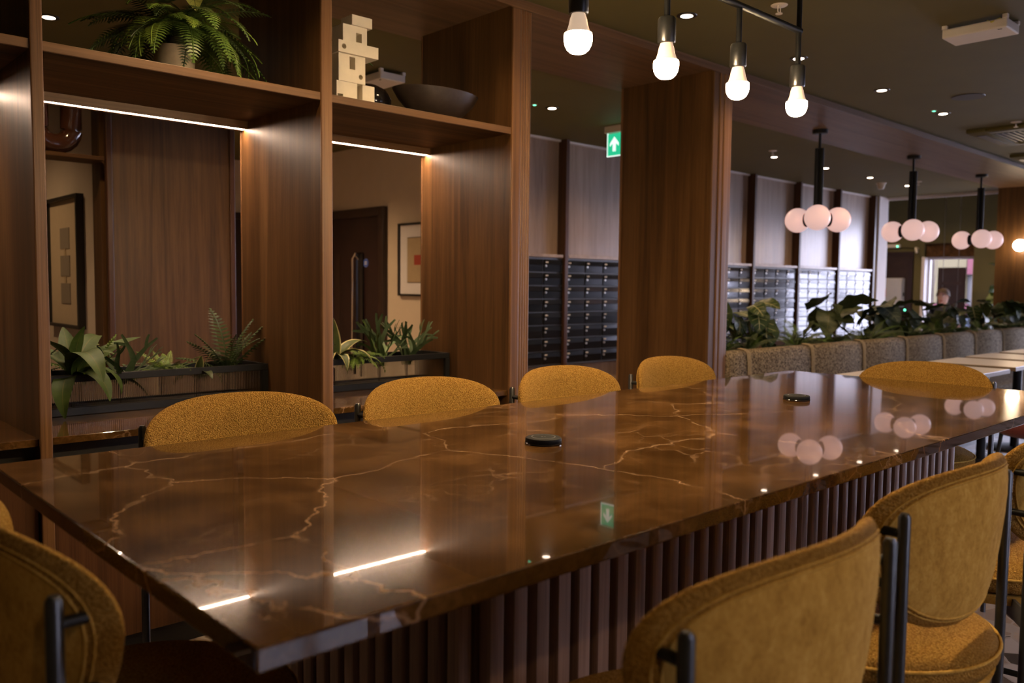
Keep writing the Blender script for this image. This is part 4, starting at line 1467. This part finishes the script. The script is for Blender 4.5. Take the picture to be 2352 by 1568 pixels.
def bushy(name, label, loc, leaves, mat, n, el, sc, hz, face=True):
    t = thing(name, label, 'plant', loc, 0, 'foliage behind the banquette')
    link('crown', MB().lathe([(.025, -.03), (.03, 0), (.01, .02)], 12).mesh('c', 60), 'soil', t)
    for k in range(n):
        az = 137.5 * k + random.uniform(-15, 15)
        z = random.uniform(*hz)
        r = random.uniform(.02, .13)
        me = random.choice(leaves)
        a = math.radians(az)
        x, y = r * math.cos(a), r * math.sin(a)
        s_ = random.uniform(*sc)
        # stalk from the crown to the leaf base
        st_ = link('stalk', MB().tube([(0, 0, 0), (x * .5, y * .5, z * .6), (x, y, z)], [.006, .005, .004], 6, False).mesh('s', 60), 'leaf_strap', t)
        blade('leaf', me, mat if isinstance(mat, str) else random.choice(mat), t, (x, y, z), az if not face or k % 2 else random.uniform(200, 300), random.uniform(*el), random.uniform(-30, 30), s_)
    return t


FLOOR_Z[:] = [.79, 2.80]
LH = [leafmesh('heartb%d' % i, .20, .165, 'heart', b, .12, 12, 0, .05) for i, b in enumerate((.4, .9, 1.4))]
LB = [leafmesh('broadb%d' % i, .25, .20, 'heart', b, .16, 12, 0, .10) for i, b in enumerate((.6, 1.1))]
LS = [leafmesh('spearb%d' % i, .15, .085, 'heart', b, .2, 12, 0, .03) for i, b in enumerate((.5, .9))]
bushy('philodendron', 'veined heart leaved plant in the planter ' + names[0], (4.72, 3.20, GZ), LH, 'leaf_veined', 15, (-70, 20), (.8, 1.15), (.10, .36))
bushy('philodendron', 'veined heart leaved plant in the planter ' + names[1], (5.35, 3.22, GZ), LH, 'leaf_veined', 13, (-65, 20), (.75, 1.1), (.10, .36))
bushy('broad_leaf_plant', 'large crinkled leaf plant in the planter ' + names[2], (6.52, 3.24, GZ), LB, 'leaf_broad', 9, (-55, 40), (.8, 1.1), (.15, .34))
bushy('broad_leaf_plant', 'large crinkled leaf plant in the planter ' + names[4], (7.42, 3.22, GZ), LB, ['leaf_broad', 'leaf_blue'], 13, (-70, 40), (.85, 1.2), (.10, .33))
bushy('spear_leaf_plant', 'slim blue green leaf plant in the planter ' + names[6], (8.00, 3.20, GZ), LS, 'leaf_blue', 9, (-75, 30), (.8, 1.1), (.12, .30))
bushy('broad_leaf_plant', 'large dull leaf plant in the planter ' + names[7], (8.55, 3.25, GZ), LB, 'leaf_broad', 10, (-45, 30), (.7, 1.05), (.12, .32))
bushy('spear_leaf_plant', 'slim blue green leaf plant in the planter ' + names[9], (9.05, 3.20, GZ), LS, 'leaf_blue', 12, (-75, 30), (.8, 1.2), (.12, .34))
bushy('philodendron', 'veined heart leaved plant in the planter ' + names[10], (9.75, 3.22, GZ), LH, ['leaf_veined', 'leaf_broad'], 12, (-65, 20), (.75, 1.1), (.12, .34))
bushy('broad_leaf_plant', 'large dull leaf plant in the planter ' + names[11], (10.55, 3.25, GZ), LB, ['leaf_broad', 'leaf_stag'], 12, (-55, 40), (.8, 1.1), (.12, .36))
bushy('broad_leaf_plant', 'large dull leaf plant in the planter ' + names[12], (11.15, 3.22, GZ), LB, ['leaf_broad', 'leaf_veined'], 11, (-55, 40), (.8, 1.1), (.12, .34))
for k, (x, y, s_) in enumerate(((4.62, 3.02, .9), (5.0, 3.06, 1.0), (5.65, 3.05, 1.1), (5.95, 3.18, 1.25), (6.25, 3.06, 1.1), (6.85, 3.06, 1.1), (7.1, 3.16, 1.1), (7.75, 3.06, 1.0),
                                (8.3, 3.06, 1.1), (8.8, 3.06, 1.0), (9.4, 3.06, 1.1), (10.1, 3.06, 1.1), (10.8, 3.06, 1.1))):
    where = ['closest to the wide pillar', 'under the nearest veined leaves', 'left of the letterbox gap', 'in the letterbox gap', 'below the first globe', 'under the crinkled leaf',
             'left of the corner panel', 'under the corner panel', 'below the fire cabinet', 'below the lobby door', 'below the person', 'left of the far pillar', 'by the far pillar'][k]
    fern('feathery fern spilling over the banquette back, ' + where, (x, y, GZ + .03), FR_B + FR_A[:1], ['leaf_fern_dark', 'leaf_fern', 'leaf_fern_dark'], 17, (10, 75), (.75 * s_, 1.05 * s_), group='ferns behind the banquette')

FLOOR_Z[:] = [None, None]
# ------------------------------------------------------------------ low white tables, maroon chairs
for k, (x, y) in enumerate(((5.20, 2.13), (5.975, 2.13), (6.765, 2.15), (7.53, 2.15), (8.30, 2.14))):
    t = thing('cafe_table', ['square cafe table partly hidden behind the far yellow stool', 'low white cafe table nearest the yellow stool', 'second white cafe table along the banquette',
                             'third white cafe table along the banquette', 'furthest white cafe table along the banquette'][k], 'table', (x, y, 0), 0, 'cafe tables along the banquette')
    link('top', bx(-.30, -.29, .718, .30, .29, .740, .003), 'table_white', t)
    link('edge_band', MB().box(-.302, -.292, .712, .302, -.288, .737).box(-.302, .288, .712, .302, .292, .737).box(-.302, -.288, .712, -.298, .288, .737).box(.298, -.288, .712, .302, .288, .737).mesh('e'), 'table_edge', t)
    link('spider', MB().box(-.2, -.025, .695, .2, .025, .718).box(-.025, -.2, .695, .025, .2, .718).mesh('s'), 'black_metal', t)
    link('column', MB().tube([(0, 0, .01), (0, 0, .70)], .032, 20).mesh('c', 60), 'black_metal', t)
    link('base', MB().lathe([(.22, 0), (.222, .008), (.21, .014), (.04, .024), (.001, .024)], 40).mesh('b', 40), 'black_satin', t)


def tub_chair(x, y, rz, lab):
    t = thing('tub_chair', lab, 'chair', (x, y, 0), rz, 'maroon chairs at the cafe tables')
    link('seat', MB().lathe([(.001, .38), (.20, .38), (.235, .40), (.245, .43), (.235, .465), (.18, .48), (.001, .485)], 40).mesh('s', 60), 'maroon_fabric', t)
    g = MB()
    vs, n, mm = [], 30, 10
    for i in range(n + 1):
        a = math.radians(200 + 140 * i / n)
        hgt = .72 - .10 * abs(i / n - .5) ** 2 * 4
        for k in range(mm):
            b = 2 * PI * k / mm
            r = .235 + .035 * math.cos(b)
            z = .40 + (hgt - .40) * (.5 + .5 * math.sin(b))
            vs.append((r * math.cos(a), r * math.sin(a), z))
    fs = [(i * mm + k, i * mm + (k + 1) % mm, (i + 1) * mm + (k + 1) % mm, (i + 1) * mm + k) for i in range(n) for k in range(mm)]
    fs += [tuple(range(mm)), tuple(n * mm + k for k in range(mm))]
    g.add(vs, fs)
    link('backrest', g.mesh('b', 60), 'maroon_fabric', t)
    for sx in (-1, 1):
        for sy in (-1, 1):
            link('leg', MB().tube([(sx * .19, sy * .19, 0), (sx * .15, sy * .15, .39)], [.009, .012], 10).mesh('l', 60), 'black_metal', t)


tub_chair(5.85, 1.55, 0, 'maroon chair at the cafe table nearest the yellow stool')
tub_chair(6.62, 1.55, .2, 'larger maroon chair at the second cafe table, cropped by the right edge')
tub_chair(7.40, 1.55, 0, 'maroon chair at the third cafe table')

# ------------------------------------------------------------------ lobby things
cb = thing('fire_cabinet', 'grey wall cabinet with a red label beside the lobby door', 'cabinet', (14.5, 6.10, .98))
link('body', bx(-.16, -.22, 0, 0, .25, .48, .015), 'cabinet_grey', cb)
link('door', bx(-.175, -.14, .01, -.16, .24, .47, .004), 'cabinet_grey', cb)
link('red_label', bx(-.180, .03, .17, -.175, .17, .30), 'label_red', cb)
link('warning_label', bx(-.180, -.12, .02, -.175, -.05, .09), 'paper_white', cb)
link('warning_mark', MB().prism([(-.105, .035), (-.065, .035), (-.085, .07)], 0, -.182, -.180).mesh('w'), 'label_yellow', cb)
link('latch', bx(-.10, -.232, .18, -.07, -.22, .24), 'black_satin', cb)
dr = struct('door_3', bx(14.47, 5.82, -.3, 14.50, 6.80, 1.84), 'door_frame', 'dark green brown door in the lobby end wall', 'door')
link('frame', MB().box(14.455, 5.76, -.3, 14.50, 5.82, 1.90).box(14.455, 5.82, 1.84, 14.50, 6.80, 1.90).mesh('f'), 'door_dark', dr)
em = thing('emergency_light', 'white emergency light bar with a green indicator above the lobby door', 'emergency light', (14.5, 6.12, 2.0))
link('body', bx(-.05, -.14, -.03, 0, .14, .03, .015), 'white_plastic', em)
link('indicator', MB().sphere((-.052, -.10, -.008), .014, 12, 8).mesh('i', 179), 'led_green', em)
cm = thing('security_camera', 'small white security camera beside the lobby window', 'camera', (14.5, 5.71, 1.95))
link('mount', MB().tube([(0, 0, 0), (-.05, 0, 0)], .02, 12).mesh('m', 50), 'white_plastic', cm)
link('body', MB().tube([(-.05, .01, .01), (-.10, -.03, -.07)], .02, 12).mesh('b', 50), 'white_plastic', cm)
link('cable', MB().tube([(-.01, .02, 0), (-.01, .2, .02), (-.01, .35, .01)], .006, 6).mesh('c', 60), 'black_satin', cm)
for y, z, lab in ((6.24, 1.66, 'tiny green light above the fire cabinet'), (5.86, .93, 'tiny green light at the lower right of the fire cabinet')):
    t = thing('indicator_light', lab, 'indicator', (14.46, y, z), 0, 'lobby indicator lights')
    link('plate', bx(0, -.03, -.04, .04, .03, .04, .004), 'black_satin', t)
    link('lamp', MB().sphere((-.004, 0, 0), .016, 12, 8).mesh('l', 179), 'led_green', t)

bd = thing('hanging_board', 'dark board hanging on two wires in front of the lobby window', 'sign', (14.2, 5.05, .35))
link('board', bx(-.02, -.205, 0, .02, .205, 1.275, .004), 'door_dark', bd)
link('cross_rail', bx(-.03, -.17, 1.00, -.02, .17, 1.05), 'door_frame', bd)
for sy in (-.10, .125):
    link('wire', MB().tube([(-.022, sy, .2), (-.022, sy, 2.65)], .004, 6).mesh('w', 60), 'wire_steel', bd)
wp = thing('tropical_plant', 'bright green leaves peeking out beside the far pillar', 'plant', (13.1, 3.95, -.3))
link('pot', MB().lathe([(.14, 0), (.18, .02), (.20, .38), (.18, .38), (.17, .34), (.001, .34)], 28).mesh('p', 50), 'black_satin', wp)
link('stem', MB().tube([(0, 0, .3), (.02, .02, 1.2), (0, .05, 1.9)], [.02, .015, .008], 8).mesh('s', 60), 'bark', wp)
for k in range(16):
    z = .9 + .07 * k
    blade('leaf', LB[k % 2], 'leaf_fern', wp, (0, .04, z), 137.5 * k, random.uniform(-20, 40), random.uniform(-20, 20), random.uniform(.8, 1.2))


# ------------------------------------------------------------------ the person in the lobby
def person():
    t = thing('person', 'person with short brown hair in a dark shirt standing before the lobby window', 'person', (13.6, 4.945, -.3), PI)
    # local frame: facing +x, y to the left hand; z up, 1.60 m tall
    J = {'pelvis': (0, 0, .84), 'belly': (.01, 0, .97), 'chest': (.0, 0, 1.14), 'collar': (-.005, 0, 1.28), 'neck': (.0, 0, 1.345), 'skull': (.012, 0, 1.42), 'crown': (.0, 0, 1.50)}
    rad = {'pelvis': (.15, .11), 'belly': (.145, .10), 'chest': (.165, .11), 'collar': (.11, .07), 'neck': (.05, .05), 'skull': (.07, .082), 'crown': (.066, .075)}
    E_ = [('pelvis', 'belly'), ('belly', 'chest'), ('chest', 'collar'), ('collar', 'neck'), ('neck', 'skull'), ('skull', 'crown')]
    for sd, nm in ((1, 'l'), (-1, 'r')):
        P = {'hip': ((0, .085 * sd, .79), .085), 'knee': ((.02, .09 * sd, .44), .058), 'ankle': ((-.005, .09 * sd, .08), .038), 'toe': ((.14, .10 * sd, .03), .032),
             'shoulder': ((-.01, .165 * sd, 1.25), .055), 'elbow': ((-.03, .215 * sd, .99), .042), 'wrist': ((.06, .20 * sd, .78), .028), 'palm': ((.085, .195 * sd, .715), .030)}
        for q, (c, r) in P.items():
            J[q + nm] = c
            rad[q + nm] = (r, r)
        E_ += [('pelvis', 'hip' + nm), ('hip' + nm, 'knee' + nm), ('knee' + nm, 'ankle' + nm), ('ankle' + nm, 'toe' + nm),
               ('collar', 'shoulder' + nm), ('shoulder' + nm, 'elbow' + nm), ('elbow' + nm, 'wrist' + nm), ('wrist' + nm, 'palm' + nm)]
        for k in range(5):
            base = Vector(J['palm' + nm]) + Vector((.012 * (k - 2) * .9 + .004, 0, -.03))
            L = (.05, .07, .075, .07, .055)[k]
            if k == 0:
                base = Vector(J['palm' + nm]) + Vector((.028, 0, .005))
            m_ = base + Vector((.004 + (.018 if k == 0 else 0), -.004 * sd, -L * .5))
            e_ = m_ + Vector((.006, -.014 * sd, -L * .45))
            prev = 'palm' + nm
            for q, c in (('fa%d' % k, base), ('fb%d' % k, m_), ('fc%d' % k, e_)):
                J[q + nm] = tuple(c)
                rad[q + nm] = (.009, .009) if q[1] != 'c' else (.0075, .0075)
                E_.append((prev, q + nm))
                prev = q + nm
    keys = list(J)
    me = bpy.data.meshes.new('person_body')
    me.from_pydata([J[k] for k in keys], [(keys.index(a), keys.index(b)) for a, b in E_], [])
    o = bpy.data.objects.new('body', me)
    COL.objects.link(o)
    o.parent = t
    sk = o.modifiers.new('skin', 'SKIN')
    for i, k in enumerate(keys):
        me.skin_vertices[0].data[i].radius = (rad[k][1], rad[k][0]) if k in ('skull', 'crown') else rad[k]
    me.skin_vertices[0].data[keys.index('pelvis')].use_root = True
    sb = o.modifiers.new('sub', 'SUBSURF')
    sb.levels = sb.render_levels = 2
    dg = bpy.context.evaluated_depsgraph_get()
    bpy.context.view_layer.update()
    nm = bpy.data.meshes.new_from_object(o.evaluated_get(bpy.context.evaluated_depsgraph_get()))
    o.modifiers.clear()
    o.data = nm
    nm.materials.clear()
    for q in ('skin', 'shirt_dark', 'trouser_dark', 'black_satin'):
        nm.materials.append(MATS[q])
    for pgn in nm.polygons:
        c = pgn.center
        z = c.z
        arm = abs(c.y) > .17
        if z < .07:
            i = 3
        elif z < .86 and not (arm and z < .95 and abs(c.y) > .165):
            i = 2
        elif (arm and z > 1.05) or (not arm and (z < 1.315 or (z < 1.36 and abs(c.y) > .062))):
            i = 1
        else:
            i = 0
        pgn.material_index = i
        pgn.use_smooth = True
    # face
    hd = Vector((.012, 0, 1.47))
    link('head', MB().lathe([(.001, -.118), (.032, -.112), (.050, -.085), (.062, -.045), (.070, 0), (.072, .04), (.066, .08), (.046, .11), (.001, .124)], 28, (hd.x, 0, hd.z), 1.18, 1.0).mesh('h', 179), 'skin', t)
    link('nose', MB().tube([(hd.x + .078, 0, hd.z + .012), (hd.x + .096, 0, hd.z - .028), (hd.x + .076, 0, hd.z - .036)], [.007, .012, .008], 10).mesh('n', 179), 'skin', t)
    for sd in (-1, 1):
        link('ear', MB().sphere((0, 0, 0), .024, 12, 8).mesh('e', 179), 'skin', t, (hd.x - .005, sd * .073, hd.z - .005)).scale = (.7, .35, 1.2)
        link('eye', MB().sphere((hd.x + .072, sd * .030, hd.z + .008), .0095, 10, 8).mesh('e', 179), 'paper_white', t)
        link('pupil', MB().sphere((hd.x + .0785, sd * .030, hd.z + .008), .005, 8, 6).mesh('e', 179), 'hair_brown', t)
        link('eyebrow', MB().tube([(hd.x + .080, sd * .016, hd.z + .028), (hd.x + .076, sd * .045, hd.z + .030)], .0045, 6).mesh('b', 179), 'hair_brown', t)
    link('mouth', MB().tube([(hd.x + .068, -.022, hd.z - .064), (hd.x + .074, 0, hd.z - .066), (hd.x + .068, .022, hd.z - .064)], .005, 6).mesh('m', 179), 'print_red', t)
    g = MB()
    n, mm = 12, 28
    vs = []
    for i in range(n + 1):
        for k in range(mm):
            a = 2 * PI * k / mm
            fr = .5 + .5 * math.cos(a)                  # 1 at the forehead
            low = -.06 + .120 * fr ** 1.0
            z = .131 - (.131 - low) * i / n
            q = max(0.0, 1 - (z / .133) ** 2) ** .5 if z > 0 else 1 - .12 * (z / .1) ** 2
            r = .088 * q + .010 if z < .11 else .094 * q + .001
            vs.append((hd.x - .006 + r * 1.15 * math.cos(a), r * math.sin(a), hd.z + z))
    g.add(vs, [(i * mm + k, i * mm + (k + 1) % mm, (i + 1) * mm + (k + 1) % mm, (i + 1) * mm + k) for i in range(n) for k in range(mm)])
    link('hair', g.mesh('hair', 179), 'hair_brown', t)


person()
